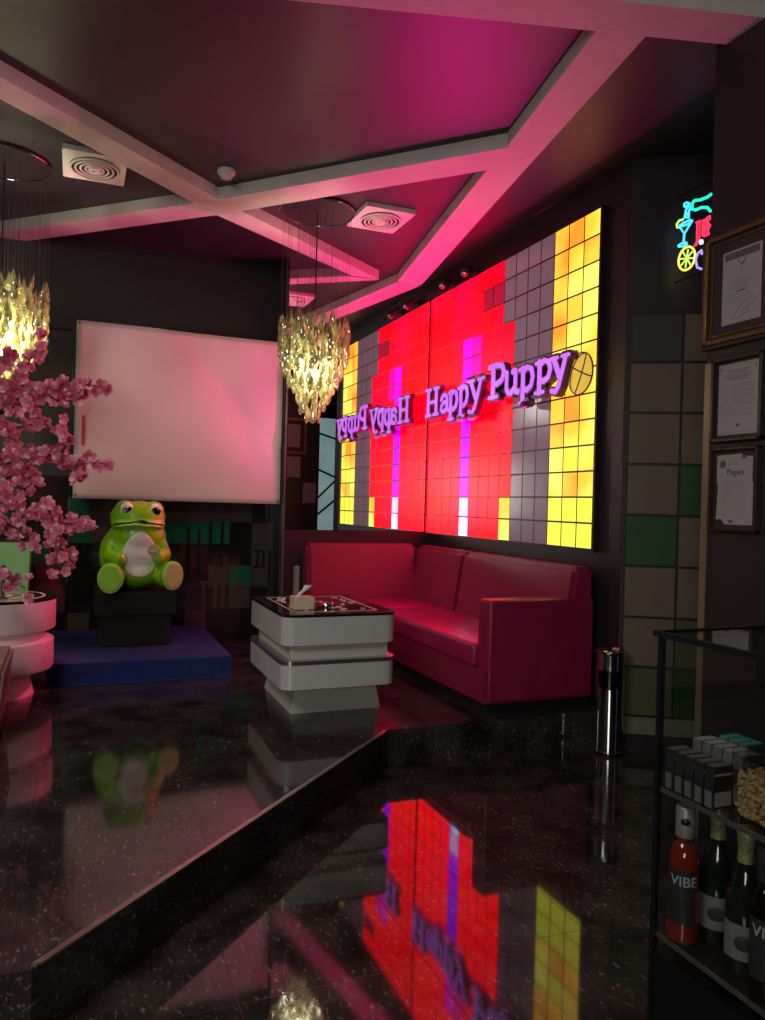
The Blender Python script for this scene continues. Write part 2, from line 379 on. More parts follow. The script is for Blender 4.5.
# lit glass door seen only in the mirror
struct('wall_entry', box(B(), 3.3, 6.0, -.16, -.05, 0, ZC), 'wallback', 'dark entry wall')
dt = thing('glass_door', 'narrow frosted teal glass door with dark bars, seen in the mirror', 'door', (4.19, -.045, 0)); dt['kind'] = 'structure'; dt.name = 'door_1'
obj('door_pane', box(B(), -.15, .15, 0, .012, .03, 2.98), 'doorglass', dt)
fb = B(); box(fb, -.17, -.15, 0, .03, 0, 3.02); box(fb, .15, .17, 0, .03, 0, 3.02); box(fb, -.17, .17, 0, .03, 2.98, 3.02)
obj('door_frame', fb, 'blackmetal', dt)
fb = B()
for z0, z1 in ((2.70, 2.62), (2.05, 1.93), (1.55, 1.85), (1.25, 1.5)):
    for k in range(1): tube(fb, [(-.15, .02, z0), (.15, .02, z1)], .02, 6)
obj('handrail', fb, 'blackmetal', dt)

# mirror, dado, ledge on the back block
struct('window_mirror', box(B(), 1.705, WX, YM, YM+.028, 1.21, ZC-.002), 'mirror', 'big wall mirror above the sofa corner')
struct('trim_4', box(B(), 1.70, WX, YM-.012, YM+.03, S, 1.205), 'dado', 'maroon dado panel under the mirror')
struct('trim_5', box(B(), 1.695, 1.712, YM-.016, YM+.02, S, 2.6), 'steeltrim', 'steel edge strip beside the banner')
struct('trim_10', box(B(), WX-.062, WX-.040, YM-.010, YM-.0005, 1.19, 3.42), 'blackmetal', 'thin black strip where the lit panel meets the mirror')
# ceiling beams
def beam(pts, i, label):
    struct('trim_%d' % i, prism(B(), pts, ZB+{6: .0015, 7: .0, 8: .003, 9: .0045}[i], ZC-.0005), 'beam', label)
beam([(-.6, 4.08), (.871, 5.34), (2.54, 6.57), (2.27, 6.57), (.88, 5.615), (-.6, 4.33)], 6, 'cream ceiling beam running towards the mirror')
beam([(-.42, 6.895), (.90, 5.632), (2.32, 4.12), (2.26, 3.83), (.868, 5.335), (-.63, 6.78), (-.63, 6.895)], 7, 'cream ceiling beam crossing the first one')
beam([(2.03, 2.70), (2.26, 3.90), (2.295, 4.15), (2.725, 6.57), (2.965, 6.57), (2.548, 4.30), (2.25, 2.66)], 8, 'cream ceiling beam beside the lit panel')
beam([(-.8, 3.545), (1.671, 2.860), (2.254, 2.703), (KX+.01, 2.60), (KX+.01, 2.395), (1.96, 2.57), (-.8, 3.33)], 9, 'cream ceiling beam nearest the viewer')

# ------------------------------------------------------------------ lit tile panel
Y1, TW, TH, Z0 = 4.061, .16795, .1691, 1.198
WX0 = WX
t = thing('led_tile_panel', 'big lit wall panel of red, amber, grey and violet square panes above the sofa', 'light panel', (WX, 5.3, Z0))
inv = Matrix.Translation(V((-WX-.002, -5.3, -Z0)))
bb = B(); box(bb, WX-.045, WX, Y1-.012, YM-.001, Z0-.012, Z0+13*TH+.012, mx=inv); obj('panel_grid', bb, 'grid', t)
def pane(i, j):
    if i <= 2:
        if (i, j) in ((1, 12), (0, 11), (1, 2)): return 'orange'
        if i == 2 and j in (12, 11, 10, 9, 8): return 'orange'
        if j <= 1 or (i, j) in ((1, 3), (1, 1)): return 'lime'
        if (i, j) in ((2, 4), (1, 5), (1, 9)): return 'orange'
        return 'yellow'
    if j >= 10:
        if i <= 6: return 'grey'
    elif i <= 5: return 'grey'
    elif i == 6: return 'yellow' if j <= 1 else 'red'
    if i in (7, 8) and j == 11: return 'dimred'
    if i == 10:
        if j in (9, 8, 7): return 'magenta'
        if j in (6, 5, 4, 3, 2): return 'violet'
        if j == 1: return 'lilac'
        if j == 0: return 'glint'
    if i == 9 and j in (9, 8): return 'hotpink'
    return 'red'
groups = {}
for i in range(15):
    for j in range(13): groups.setdefault(pane(i, j), []).append((i, j))
names = dict(red='red_panes', dimred='dim_red_panes', yellow='yellow_panes', orange='orange_panes', lime='lime_panes', grey='grey_panes', magenta='magenta_panes', hotpink='pink_panes', violet='violet_panes', lilac='lilac_panes', glint='white_blue_pane')
for k, cells in groups.items():
    left = set(cells)
    while left:                                                # one part for each connected patch of one colour
        st = [left.pop()]; comp = []
        while st:
            c = st.pop(); comp.append(c)
            for dd in ((1, 0), (-1, 0), (0, 1), (0, -1)):
                nb = (c[0]+dd[0], c[1]+dd[1])
                if nb in left: left.remove(nb); st.append(nb)
        pb = B(); gy, gz2 = .0065, .0062
        for i, j in comp:
            box(pb, WX-.0465, WX-.0445, Y1+i*TW+gy, Y1+(i+1)*TW-gy, Z0+j*TH+gz2, Z0+(j+1)*TH-gz2, mx=inv)
        obj(names[k], pb, k, t)

# ------------------------------------------------------------------ sign lettering
G = {
 'H': [([(.2, .08), (.2, .92)], 1), ([(.8, .08), (.8, .92)], 1), ([(.2, .5), (.8, .5)], .6), ([(.04, .06), (.38, .06)], .6), ([(.04, .94), (.38, .94)], .6), ([(.62, .06), (.96, .06)], .6), ([(.62, .94), (.96, .94)], .6)],
 'a': [([(.14, .72), (.34, .92), (.58, .92), (.72, .74), (.72, .2), (.95, .08)], .85), ([(.7, .55), (.42, .55), (.2, .42), (.14, .24), (.3, .08), (.52, .1), (.7, .26)], .8)],
 'p': [([(.27, .04), (.27, .94)], 1), ([(.05, .04), (.52, .04)], .6), ([(.04, .92), (.27, .94)], .6), ([(.27, .84), (.52, .95), (.8, .88), (.9, .66), (.8, .44), (.52, .34), (.27, .44)], .85)],
 'y': [([(.2, .93), (.5, .45)], 1), ([(.82, .93), (.48, .2), (.32, .05), (.12, .1)], .8), ([(.03, .95), (.4, .95)], .55), ([(.64, .95), (.99, .95)], .55)],
 'P': [([(.27, .05), (.27, .94)], 1.15), ([(.04, .05), (.52, .05)], .65), ([(.05, .94), (.5, .96), (.8, .9), (.92, .7), (.8, .5), (.5, .41), (.27, .46)], .95)],
 'u': [([(.04, .93), (.2, .94), (.2, .3), (.32, .1), (.52, .07), (.74, .26)], .9), ([(.58, .93), (.77, .94), (.77, .12), (.96, .06)], .95)],
}
letters = [('H', 6.39, 6.12, 2.255, 2.52), ('a', 6.10, 5.90, 2.262, 2.435), ('p', 5.935, 5.75, 2.19, 2.445), ('p', 5.755, 5.565, 2.197, 2.465), ('y', 5.585, 5.315, 2.20, 2.488),
           ('P', 5.24, 4.99, 2.287, 2.55), ('u', 5.015, 4.80, 2.288, 2.468), ('p', 4.80, 4.60, 2.20, 2.473), ('p', 4.59, 4.385, 2.247, 2.483), ('y', 4.41, 4.195, 2.223, 2.478)]
t = thing('wall_sign', 'violet lit Happy Puppy lettering with a yellow ball across the lit tile panel', 'sign', (WX-.06, 5.3, 2.35))
inv2 = Matrix.Translation(V((-(WX-.06), -5.3, -2.35)))
def sgn(xf):
    return lambda u, v, dp: inv2 @ V((xf-dp, u, v))
sb = B()
for ch, ya, yb, za, zb in letters:
    for pts, wd in G[ch]:
        q = [(ya+(yb-ya)*u, za+(zb-za)*v) for u, v in pts]
        for a, b in zip(q, q[1:]): capsule(sb, a, b, .032, .055, .104, sgn(WX-.056))
for ya, yb, za, zb in ((6.1, 5.4, 2.30, 2.36), (5.2, 4.3, 2.33, 2.40)):
    capsule(sb, (ya, za), (yb, zb), .045, 0.03, .07, sgn(WX-.056))
obj('sign_backing', sb, 'signback', t)
for ch, ya, yb, za, zb in letters:
    lb = B()
    for pts, wd in G[ch]:
        q = [(ya+(yb-ya)*u, za+(zb-za)*v) for u, v in pts]
        for a, b in zip(q, q[1:]): capsule(lb, a, b, .0215*wd, 0, .025, sgn(WX-.143))
    obj('sign_letter', lb, 'signletter', t)
# puppy shapes below the letters, yellow ball at the end
for (yy, zz) in ((5.72, 2.19), (5.52, 2.185), (4.72, 2.20)):
    pb = B(); ball(pb, inv2 @ V((WX-.15, yy, zz)), (.03, .07, .03)); obj('sign_paw', pb, 'whiteprint' if yy > 5 else 'signback', t, smooth=True)
bb = B(); ball(bb, inv2 @ V((WX-.095, 4.165, 2.34)), (.028, .125, .135), rot=Matrix.Rotation(R(25), 4, 'X'), seg=28, rings=16)
bo = obj('sign_ball', bb, 'ball', t, smooth=True)
sb = B()
for a0, k in ((0, .3), (0, -.25)):
    pts = []
    for i in range(13):
        a = -PI/2+PI*i/12
        y = .125*k*math.cos(a)*1.6; z = .135*math.sin(a)
        xx = -.029*math.sqrt(max(0, 1-(y/.125)**2-(z/.135)**2))
        pts.append(inv2 @ (V((WX-.095, 4.165, 2.34)) + Matrix.Rotation(R(25), 3, 'X') @ V((xx-.002, y, z))))
    tube(sb, pts, .0045, 5)
pts = [inv2 @ (V((WX-.095, 4.165, 2.34)) + Matrix.Rotation(R(25), 3, 'X') @ V((-.029*math.sqrt(max(0, 1-(y/.125)**2-(.02/.135)**2))-.002, y, .02))) for y in [-.125+.25*i/12 for i in range(13)]]
tube(sb, pts, .0045, 5)
ring = [inv2 @ (V((WX-.095, 4.165, 2.34)) + Matrix.Rotation(R(25), 3, 'X') @ V((0,   .127*math.cos(2*PI*i/32), .137*math.sin(2*PI*i/32)))) for i in range(33)]
tube(sb, ring, .006, 5)
obj('ball_seam', sb, 'signback', bo)

# ------------------------------------------------------------------ ceiling fittings
def vent(x, y, label):
    t = thing('ceiling_vent', label, 'vent', (x, y, ZC), 0, 'square ceiling vents')
    bm = B(); prism(bm, rrect(-.19, .19, -.22, .22, .012), -.035, -.001)
    o = obj('vent_plate', bm, 'vent', t)
    bm = B(); lathe(bm, [(.150, -.039), (.150, -.034)], n=40, sq=1.12); obj('vent_recess', bm, 'ventdark', t)
    for r in (.145, .115, .085, .055, .026):
        bm = B()
        pts = [(r*math.cos(2*PI*i/40), 1.12*r*math.sin(2*PI*i/40), -.046) for i in range(41)]
        tube(bm, pts, .0075 if r > .03 else .016, 6); obj('vent_ring', bm, 'vent', t, smooth=True)
vent(.068, 5.30, 'square white ceiling vent with round louvres, above the banner left of the beam crossing')
vent(2.06, 5.33, 'square ceiling vent with round louvres beside the hanging chandelier plate')
t = thing('smoke_detector', 'small round white smoke detector on the dark ceiling', 'smoke detector', (.865, 5.04, ZC))
bm = B(); lathe(bm, [(.058, -.001), (.058, -.02), (.05, -.03), (.042, -.032)], n=28); obj('detector_base', bm, 'vent', t, smooth=False)
bm = B(); lathe(bm, [(.040, -.032), (.038, -.05), (.02, -.06)], n=24); obj('detector_sensor', bm, 'vent', t)

def spotfix(y, z, label, kind):
    t = thing('spotlight' if kind == 's' else 'dome_camera', label, 'spotlight' if kind == 's' else 'camera', (WX, y, z))
    bm = B(); box(bm, -.02, 0, -.03, .03, -.03, .03, bev=.004); obj('wall_bracket', bm, 'plate', t)
    bm = B(); tube(bm, [(-.01, 0, 0), (-.07, 0, .0)], .01); obj('arm', bm, 'plate', t)
    bm = B()
    if kind == 's':
        tube(bm, [(-.05, .03, .03), (-.13, -.02, -.04)], [.032, .042], 16)
    else:
        ball(bm, (-.09, 0, 0), .05)
    h = smart(obj('lamp_head' if kind == 's' else 'camera_dome', bm, 'plate', t))
    bm = B(); ball(bm, (-.132, -.022, -.042) if kind == 's' else (-.13, -.01, -.012), .018 if kind == 'd' else .028); obj('lens', bm, 'chrome', h, smooth=True)
spotfix(6.20, 3.46, 'small dark spotlight high on the wall, the one nearer the mirror', 's')
spotfix(5.78, 3.46, 'small dark spotlight high above the red panes, further from the mirror', 's')

# chandeliers -----------------------------------------------------------------
def drop_bm():
    bm = B()
    prof = [(.0005, .056), (.004, .044), (.012, .024), (.021, 0), (.0265, -.018), (.023, -.034), (.012, -.046), (.0005, -.050)]
    lathe(bm, prof, n=8, sq=.38, cap=False); return bm
DM = bpy.data.meshes.new('glass_drop'); _b = drop_bm(); bmesh.ops.recalc_face_normals(_b, faces=_b.faces); _b.to_mesh(DM)
for p_ in DM.polygons: p_.use_smooth = True
DM.materials.append(M['drop'])
def chandelier(x, y, label, zt=2.78, seed=1, rad=.25, en=22):
    random.seed(seed)
    t = thing('chandelier', label, 'chandelier', (x, y, ZC), 0, 'glass drop chandeliers')
    bm = B(); lathe(bm, [(.272, -.001), (.272, -.02), (.26, -.024)], n=48); obj('canopy_plate', bm, 'plate', t)
    bm = B(); pts = [(.272*math.cos(2*PI*i/48), .272*math.sin(2*PI*i/48), -.022) for i in range(49)]
    tube(bm, pts, .006, 6); obj('canopy_rim', bm, 'chrome', t)
    bm = B(); tube(bm, [(0, 0, -.02), (0, 0, zt-ZC-.2)], .0045, 6); obj('power_cord', bm, 'blackmetal', t)
    P = []; H = .70; nr = 11
    for k in range(nr):
        z = zt-ZC-H*k/(nr-1)*.93-.03
        f = k/(nr-1)
        r = rad if f < .36 else rad*(1-.80*((f-.36)/.64)**1.05)
        for rr in ([r, r*.62] if r > .12 else [r]):
            n = max(4, int(2*PI*rr/.062))
            off = random.random()*6.28
            for i in range(n):
                a = off+2*PI*i/n+random.uniform(-.08, .08)
                P.append((rr*math.cos(a), rr*math.sin(a), z+random.uniform(-.022, .022), a+random.uniform(-.9, .9), random.uniform(.9, 1.15)))
    dirc = V((-x, -y, 0)).normalized()
    P.sort(key=lambda p: -(p[0]*dirc.x+p[1]*dirc.y))
    sb = B()
    seen = set()
    for p in P:
        key = (round(p[0]/.05), round(p[1]/.05))
        if key in seen: continue
        seen.add(key)
        tube(sb, [(p[0], p[1], -.022), (p[0], p[1], p[2]+.04)], .0007, 3, cap=False)
    so = obj('hanging_wires', sb, 'string', t); so['kind'] = 'stuff'
    rest = B()
    for n, p in enumerate(P):
        mx = Matrix.Translation(V(p[:3])) @ Matrix.Rotation(p[3]+PI/2, 4, 'Z') @ Matrix.Rotation(random.uniform(-.15, .15), 4, 'X') @ Matrix.Diagonal((p[4], p[4], p[4]*1.05, 1))
        if n < 100:
            o = bpy.data.objects.new('glass_drop', DM); COL.objects.link(o); o.parent = t; o.matrix_local = mx
        else:
            tmp = B(); tmp.from_mesh(DM); bmesh.ops.transform(tmp, matrix=mx, verts=tmp.verts)
            mm = bpy.data.meshes.new('x'); tmp.to_mesh(mm); tmp.free(); rest.from_mesh(mm); bpy.data.meshes.remove(mm)
    ro = obj('glass_drops', rest, 'drop', t, smooth=True); ro['kind'] = 'stuff'
    for k, (dx, dy, dz) in enumerate(((.07, -.05, -.26), (-.08, .03, -.30), (.0, .08, -.34), (-.02, -.09, -.40))):
        bm = B(); ball(bm, (dx, dy, zt-ZC+dz), .021, 12, 8); obj('bulb', bm, 'bulb', t, smooth=True)
    l = bpy.data.lights.new('bulb_light', 'POINT'); l.energy = en; l.color = (1, .90, .60); l.shadow_soft_size = .05
    lo = bpy.data.objects.new('bulb_light', l); COL.objects.link(lo); lo.location = (x, y, zt-.34)
chandelier(1.60, 5.42, 'glass drop chandelier hanging in front of the banner and mirror edge', seed=2)
chandelier(-.47, 5.50, 'glass drop chandelier at the left edge above the pink blossoms', zt=2.80, seed=5, rad=.275, en=42)

# ------------------------------------------------------------------ back wall glass tiles
t = thing('glass_tile_panel', 'dark glossy tiled panel with green squares and partial letters under the banner', 'wall panel', (0, YB, 0))
bm = B(); box(bm, -3.2, 1.70, -.03, -.002, S, 1.62); obj('panel_backing', bm, 'bdark', t)
gx = [1.682-.1935*k for k in range(16)]; gz = [1.450-.1935*k for k in range(7)]
spec = {(0, 1): 'bmauve', (0, 2): 'bmauve', (0, 3): 'bmauve', (1, 0): 'bmauve', (4, 1): 'bmauve', (3, 0): 'bmauve', (3, 2): 'bmauve', (3, 1): 'bgreen', (1, 3): 'bgreen', (1, 2): 'bgreen', (1, 4): 'bgreen', (6, 1): 'bgreen', (0, 4): 'bmauve',
        (2, 0): 'bmauve', (1, 7): 'bmauve', (1, 8): 'bgreen', (2, 9): 'bgreen', (2, 10): 'bgreen', (5, 8): 'bolive', (0, 7): 'bmauve', (3, 5): 'bmauve', (4, 9): 'bmauve', (6, 4): 'bmauve', (0, 8): 'bgreen', (0, 6): 'bgreen', (5, 3): 'bmauve', (4, 6): 'bmauve'}
for r in range(6):
    for c in range(15):
        k = spec.get((r, c), 'bdark')
        zt = gz[r]; zb = gz[r+1]
        if zb < S+.005: zb = S+.005
        if zt-zb < .03: continue
        bm = B(); box(bm, gx[c]-.1935+.002, gx[c]-.002, -.036, -.029, zb+.002, zt-.002); obj('glass_tile', bm, k, t)
# partial lettering (only fragments can be seen): a reversed D and e, and tall bars
lb = B(); fr = lambda u, v, dp: V((u, -.0365-dp, v))
def strokes(bm, pts, r):
    for a, b in zip(pts, pts[1:]): capsule(bm, a, b, r, 0, .003, fr)
x0, z0 = 1.50, .93
strokes(lb, [(x0+.10, z0-.07), (x0+.10, z0+.07), (x0+.02, z0+.07)], .011); strokes(lb, [(x0+.10, z0-.07), (x0+.02, z0-.07)], .011); strokes(lb, [(x0+.045, z0-.05), (x0+.045, z0+.05)], .01)
for xx, za, zb2 in ((1.12, .90, 1.24), (1.02, .82, 1.18), (.93, .78, 1.20), (1.22, .88, 1.26), (1.30, .90, 1.24), (1.41, .93, 1.22), (1.66, .70, 1.0)):
    strokes(lb, [(xx, za), (xx, zb2)], .012)
obj('dark_letter_strokes', lb, 'letterdark', t)
lb = B(); cx, cz = 1.385, .60
pts = [(cx+.06*math.cos(a), cz+.09*math.sin(a)) for a in [R(200-20*i) for i in range(-1, 17)]]
pts = [(cx-.055, cz), (cx+.055, cz)]+[(cx+.062*math.cos(R(d)), cz+.088*math.sin(R(d))) for d in range(0, 181, 20)]
strokes(lb, [(cx+.058, cz+.005), (cx-.05, cz+.005)], .014)
strokes(lb, [(cx+.062*math.cos(R(d)), cz+.095*math.sin(R(d))) for d in range(180, -131, -20)], .02)
for xx in (1.17, 1.24, 1.07): strokes(lb, [(xx, .50), (xx, .72)], .018)
strokes(lb, [(1.05, .72), (1.29, .72)], .014)
strokes(lb, [(.93, .50), (.97, .50), (.99, .55), (.95, .60), (.93, .65), (.97, .70), (1.0, .69)], .018)
obj('pale_letter_strokes', lb, 'lettermauve', t)

# ------------------------------------------------------------------ banner
t = thing('white_banner', 'large blank white vinyl banner on poles behind the frog figure', 'banner', (.82, 6.60, 0))
bm = B(); nx, nz = 40, 30
def bn(u, v):
    x = -.02+1.695*u; z = (1.437+1.42*v) + .012*math.sin(u*PI)*(v < .01)
    top = 2.862-.010*u; bot = 1.437-.006*u; z = bot+(top-bot)*v
    y = .010*math.sin(7*u+2.2*v)+.022*math.exp(-((u+.45*v-1.0)**2)/.004)*(.3+.7*v)+.016*math.exp(-((u+.8*v-1.25)**2)/.002)+.012*math.exp(-((u+.25*v-.93)**2)/.0012)*v-.006*math.exp(-((v-.07+.02*math.sin(9*u))**2)/.0006)
    return V((x-.82, y, z))
vg = [[bm.verts.new(bn(i/nx, j/nz)) for j in range(nz+1)] for i in range(nx+1)]
for i in range(nx):
    for j in range(nz): bm.faces.new((vg[i][j], vg[i+1][j], vg[i+1][j+1], vg[i][j+1]))
o = obj('banner_sheet', bm, 'banner', t, smooth=True, norm=True)
sm = o.modifiers.new('s', 'SOLIDIFY'); sm.thickness = .002
bm = B(); y0 = -.022; box(bm, -.785, -.765, y0, y0+.004, 1.86, 2.10); obj('red_stripe', bm, 'redprint', t)
for (u, v) in ((.012, .985), (.985, .985), (.012, .015), (.988, .015)):
    pnt = bn(u, v); bm = B(); tube(bm, [(pnt.x, pnt.y-.006, pnt.z), (pnt.x, pnt.y+.004, pnt.z)], .008, 10); obj('eyelet', bm, 'blackmetal', t)
for x, top in ((-.865, 2.87), (.872, 2.87)):
    bm = B(); tube(bm, [(x, .02, .70), (x, .02, 1.20), (x, .02, top)], [.008, .006, .003] if x < 0 else [.004, .004, .003], 8); o = obj('pole', bm, 'chrome' if x < 0 else 'plate', t)
    bm = B(); tube(bm, [(x, .02, S+.156), (x, .02, .70)], .006, 8); obj('pole_foot', bm, 'blackmetal', o)
bm = B(); tube(bm, [(-.865, .02, 2.868), (.872, .02, 2.858)], .004, 6); obj('top_rail', bm, 'blackmetal', t)
bm = B(); tube(bm, [(-.055, YB-.012, 2.83), (-.4, YB-.012, 2.84), (-1.0, YB-.012, 2.86)], .009, 6)
tag(obj('wall_conduit', bm, 'plate'), 'thin grey conduit on the black wall left of the banner top', 'conduit')

# ------------------------------------------------------------------ blue stage, pedestal, frog
t = thing('blue_stage', 'low stage covered in blue carpet in front of the tiled panel', 'stage', (.35, 5.96, S))
bm = B(); box(bm, -.50, .705, -.56, .80, 0, .155, bev=.012, seg=3); obj('stage_box', bm, 'blue', t)
bm = B()
for i in range(24):
    x = -.9+1.6*i/23; 
box(bm, -.505, .71, -.575, -.56, .0, .012, bev=.003); obj('carpet_hem', bm, 'blue', t)
t = thing('pedestal', 'black cloth covered pedestal under the frog figure', 'pedestal', (.433, 6.12, .36))
bm = B(); box(bm, -.252, .252, -.22, .22, .001, .232, bev=.008); obj('lower_box', bm, 'blackcloth', t)
bm = B(); box(bm, -.285, .285, -.255, .255, .228, .404, bev=.014, seg=3); obj('upper_box', bm, 'blackcloth', t)
FB = V((.452, 6.05, .772))
t = thing('frog_figure', 'green cartoon frog statue with white belly sitting on the black pedestal', 'statue', FB); t.scale = (.90, .90, .965)
bm = B()
ball(bm, (-.030, .02, .26), (.285, .215, .27))                # torso
ball(bm, (-.01, -.01, .40), (.235, .19, .17))
ball(bm, (-.012, -.02, .555), (.226, .180, .128))              # head
ball(bm, (-.012, -.07, .505), (.222, .155, .06))              # muzzle
ball(bm, (-.115, -.045, .615), (.085, .10, .072)); ball(bm, (.112, -.045, .612), (.085, .10, .072)); ball(bm, (0, -.03, .60), (.15, .13, .085))
ball(bm, (-.0, -.02, .12), (.2, .2, .11))
def limb(pts, rs):
    for (a, ra), (b, rb) in zip(zip(pts, rs), zip(pts[1:], rs[1:])):
        a, b = V(a), V(b)
        for k in range(9): ball(bm, a.lerp(b, k/8), ra+(rb-ra)*k/8, 14, 8)
tors = bm.copy()
limb([(-.205, -.03, .375), (-.225, -.13, .26), (-.160, -.215, .240)], [.058, .062, .054])
limb([(.165, -.03, .375), (.195, -.12, .27), (.140, -.215, .250)], [.056, .062, .052])
limb([(-.18, .02, .115), (-.215, -.22, .100)], [.10, .098])
limb([(.17, .02, .115), (.225, -.20, .108)], [.10, .096])
fb = remesh(bm, .010, 5)
for v in fb.verts:                                             # feet end flat at the soles
    if v.co.z < .0: v.co.z = 0.0
body = obj('body', fb, 'frog', t, smooth=True)
def disc(bm, c, rx, rz, th, nrm_rot, n=32, dome=0):
    mx = Matrix.Translation(V(c)) @ nrm_rot
    pr = [(0, 0), (1, 0), (1.0, th*.6), (.92, th), (.5, th*1.0+dome*.8), (0.001, th+dome)]
    rings = []
    for r, h in pr[1:]:
        rings.append([bm.verts.new(mx @ V((rx*r*math.cos(2*PI*i/n), -h, rz*r*math.sin(2*PI*i/n)))) for i in range(n)])
    for a, b in zip(rings, rings[1:]):
        for i in range(n): bm.faces.new((a[i], a[(i+1) % n], b[(i+1) % n], b[i]))
    bm.faces.new(rings[0][::-1]); bm.faces.new(rings[-1])
for sx, cx, cz, rx, rz, az, mm in ((-1, -.222, .105, .098, .112, R(-6), 'sole'), (1, .243, .118, .092, .112, R(22), 'belly')):
    rot = Matrix.Rotation(az, 4, 'Z')
    yy = -.305 if sx < 0 else -.275
    bm = B(); disc(bm, (cx-.004, yy+.045, cz), rx, rz, .05, rot); f = obj('foot', bm, 'frog', t, smooth=True)
    bm = B(); disc(bm, V((cx-.004, yy+.045, cz))+rot @ V((0, -.043, 0)), rx*.985, rz*.985, .010, rot); obj('foot_rim', bm, 'rim', f)
    bm = B(); disc(bm, V((cx-.004, yy+.045, cz))+rot @ V((0, -.050, 0)), rx*.88, rz*.88, .010, rot); obj('sole', bm, 'sole' if sx < 0 else mat('frog_sole_ochre', (.52, .50, .20), .4), f)
# projected decorations: shrink points onto the body surface
from mathutils.bvhtree import BVHTree
bvh = BVHTree.FromPolygons([v.co.copy() for v in body.data.vertices], [tuple(p.vertices) for p in body.data.polygons])
def on_body(x, z, off):
    h = bvh.ray_cast(V((x, -1, z)), V((0, 1, 0)))
    return V((x, (h[0].y if h[0] is not None else -.1)-off, z))
def decal(name, inside, x0, x1, z0, z1, m, off, step=.007, parent=None):
    """thin shell lying on the body where inside(x, z); (1) smooth grid mapped to the shape"""
    bm = B(); nr, na = 14, 48; cx, cz = (x0+x1)/2, (z0+z1)/2
    rings = []
    for k in range(nr+1):
        ring = []
        for i in range(na):
            a = 2*PI*i/na; rad = inside(a)
            x, z = cx+rad*math.cos(a)*k/nr, cz+rad*math.sin(a)*k/nr
            ring.append(on_body(x, z, off))
        rings.append(ring)
    # smooth depth
    c = on_body(cx, cz, off)
    vr = [[bm.verts.new(p) for p in rg] for rg in rings[1:]]
    vc = bm.verts.new(c)
    for i in range(na): bm.faces.new((vc, vr[0][i], vr[0][(i+1) % na]))
    for a, b in zip(vr, vr[1:]):
        for i in range(na): bm.faces.new((a[i], b[i], b[(i+1) % na], a[(i+1) % na]))
    ed = [bm.verts.new(v.co+V((0, off+.004, 0))) for v in vr[-1]]
    for i in range(na): bm.faces.new((vr[-1][i], ed[i], ed[(i+1) % na], vr[-1][(i+1) % na]))
    return obj(name, bm, m, parent or t, smooth=True)
def belly_r(a):
    c_, s_ = abs(math.cos(a)), math.sin(a)
    if s_ < 0: return ((c_/.145)**2+(abs(s_)/.155)**2)**-.5
    return ((c_/.145)**1.55+(s_/.195)**1.55)**(-1/1.55)
bvh_arm = bvh
tb_ = remesh(tors, .010, 5); tb_.faces.ensure_lookup_table(); bvh_all = bvh; bvh = BVHTree.FromBMesh(tb_)
decal('belly_patch', belly_r, -.145, .145, .12, .40, 'belly', .006)
bvh = bvh_all
# badge held against the belly
bm = B(); disc(bm, (.093, -.268, .312), .045, .045, .012, Matrix.Rotation(R(10), 4, 'Z')); bg = obj('badge', bm, 'badge', t)
tm = text_mesh('PMO', .034); bmesh.ops.transform(tm, matrix=Matrix.Translation(V((.095, -.283, .300))) @ Matrix.Rotation(R(10), 4, 'Z') @ Matrix.Rotation(PI/2, 4, 'X'), verts=tm.verts); obj('badge_text', tm, 'eyewhite', bg)
# mouth
mb = B(); xs = [-.205+.385*i/30 for i in range(31)]
def mz(x):
    u = (x+.012)/.195; return .516-.010*abs(u)**2*1.5+.010*math.exp(-(u/.35)**2)
for k, (off, hh) in enumerate(((.004, .0055),)):
    tube(mb, [on_body(x, mz(x), .001) for x in xs], [.003+.009*math.exp(-((x-.01)/.035)**2)+.002 for x in xs], 8)
obj('mouth', mb, 'black', t, smooth=True)
lb = B(); tube(lb, [on_body(x, mz(x)-.018-.010*math.exp(-((x-.01)/.05)**2), .0) for x in xs], [.008]*31, 8); obj('lower_lip', lb, 'rim', t, smooth=True)
for sx, cx, cz, rz in ((-1, -.112, .622, .048), (1, .118, .618, .045)):
    rot = Matrix.Rotation(R(14*sx), 4, 'Z') @ Matrix.Rotation(R(-12), 4, 'X')
    c = on_body(cx, cz, -.012)
    bm = B(); ball(bm, c, (.051, .028, rz*1.06), rot=rot); e = obj('eye', bm, 'eyewhite', t, smooth=True)
    bm = B(); ball(bm, c+V((.004, -.014, -.008)), (.041, .020, rz*.80), rot=rot); obj('pupil', bm, 'black', e, smooth=True)
    bm = B(); ball(bm, c+V((.020*(1 if sx > 0 else .3), -.030, .016)), (.014, .007, .016), 12, 8); ball(bm, c+V((-.014, -.031, -.018)), (.008, .005, .008), 12, 8); obj('eye_glint', bm, 'eyewhite', e, smooth=True)

# ------------------------------------------------------------------ white stepped table
TT = .825
t = thing('stepped_table', 'white stepped rectangular coffee table with black patterned glass top', 'table', (1.42, 4.62, S))
z = lambda v: v
fx0, fx1, fy0, fy1 = -.355, .335, -.475, .435
bm = B(); box(bm, fx0+.115, fx1-.03, fy0+.10, fy1-.07, 0, .165, taper=-.055); 
bm.free(); bm = B()
def frus(bm, a, b, z0, z1):
    va = [bm.verts.new((p[0], p[1], z0)) for p in a]; vb = [bm.verts.new((p[0], p[1], z1)) for p in b]; n = len(a)
    bm.faces.new(va[::-1]); bm.faces.new(vb)
    for i in range(n): bm.faces.new((va[i], va[(i+1) % n], vb[(i+1) % n], vb[i]))
rc = lambda x0, x1, y0, y1: [(x0, y0), (x1, y0), (x1, y1), (x0, y1)]
frus(bm, rc(-.215, .355, -.258, .55), rc(-.185, .325, -.225, .52), 0, .17)
bm.free(); bm = B()
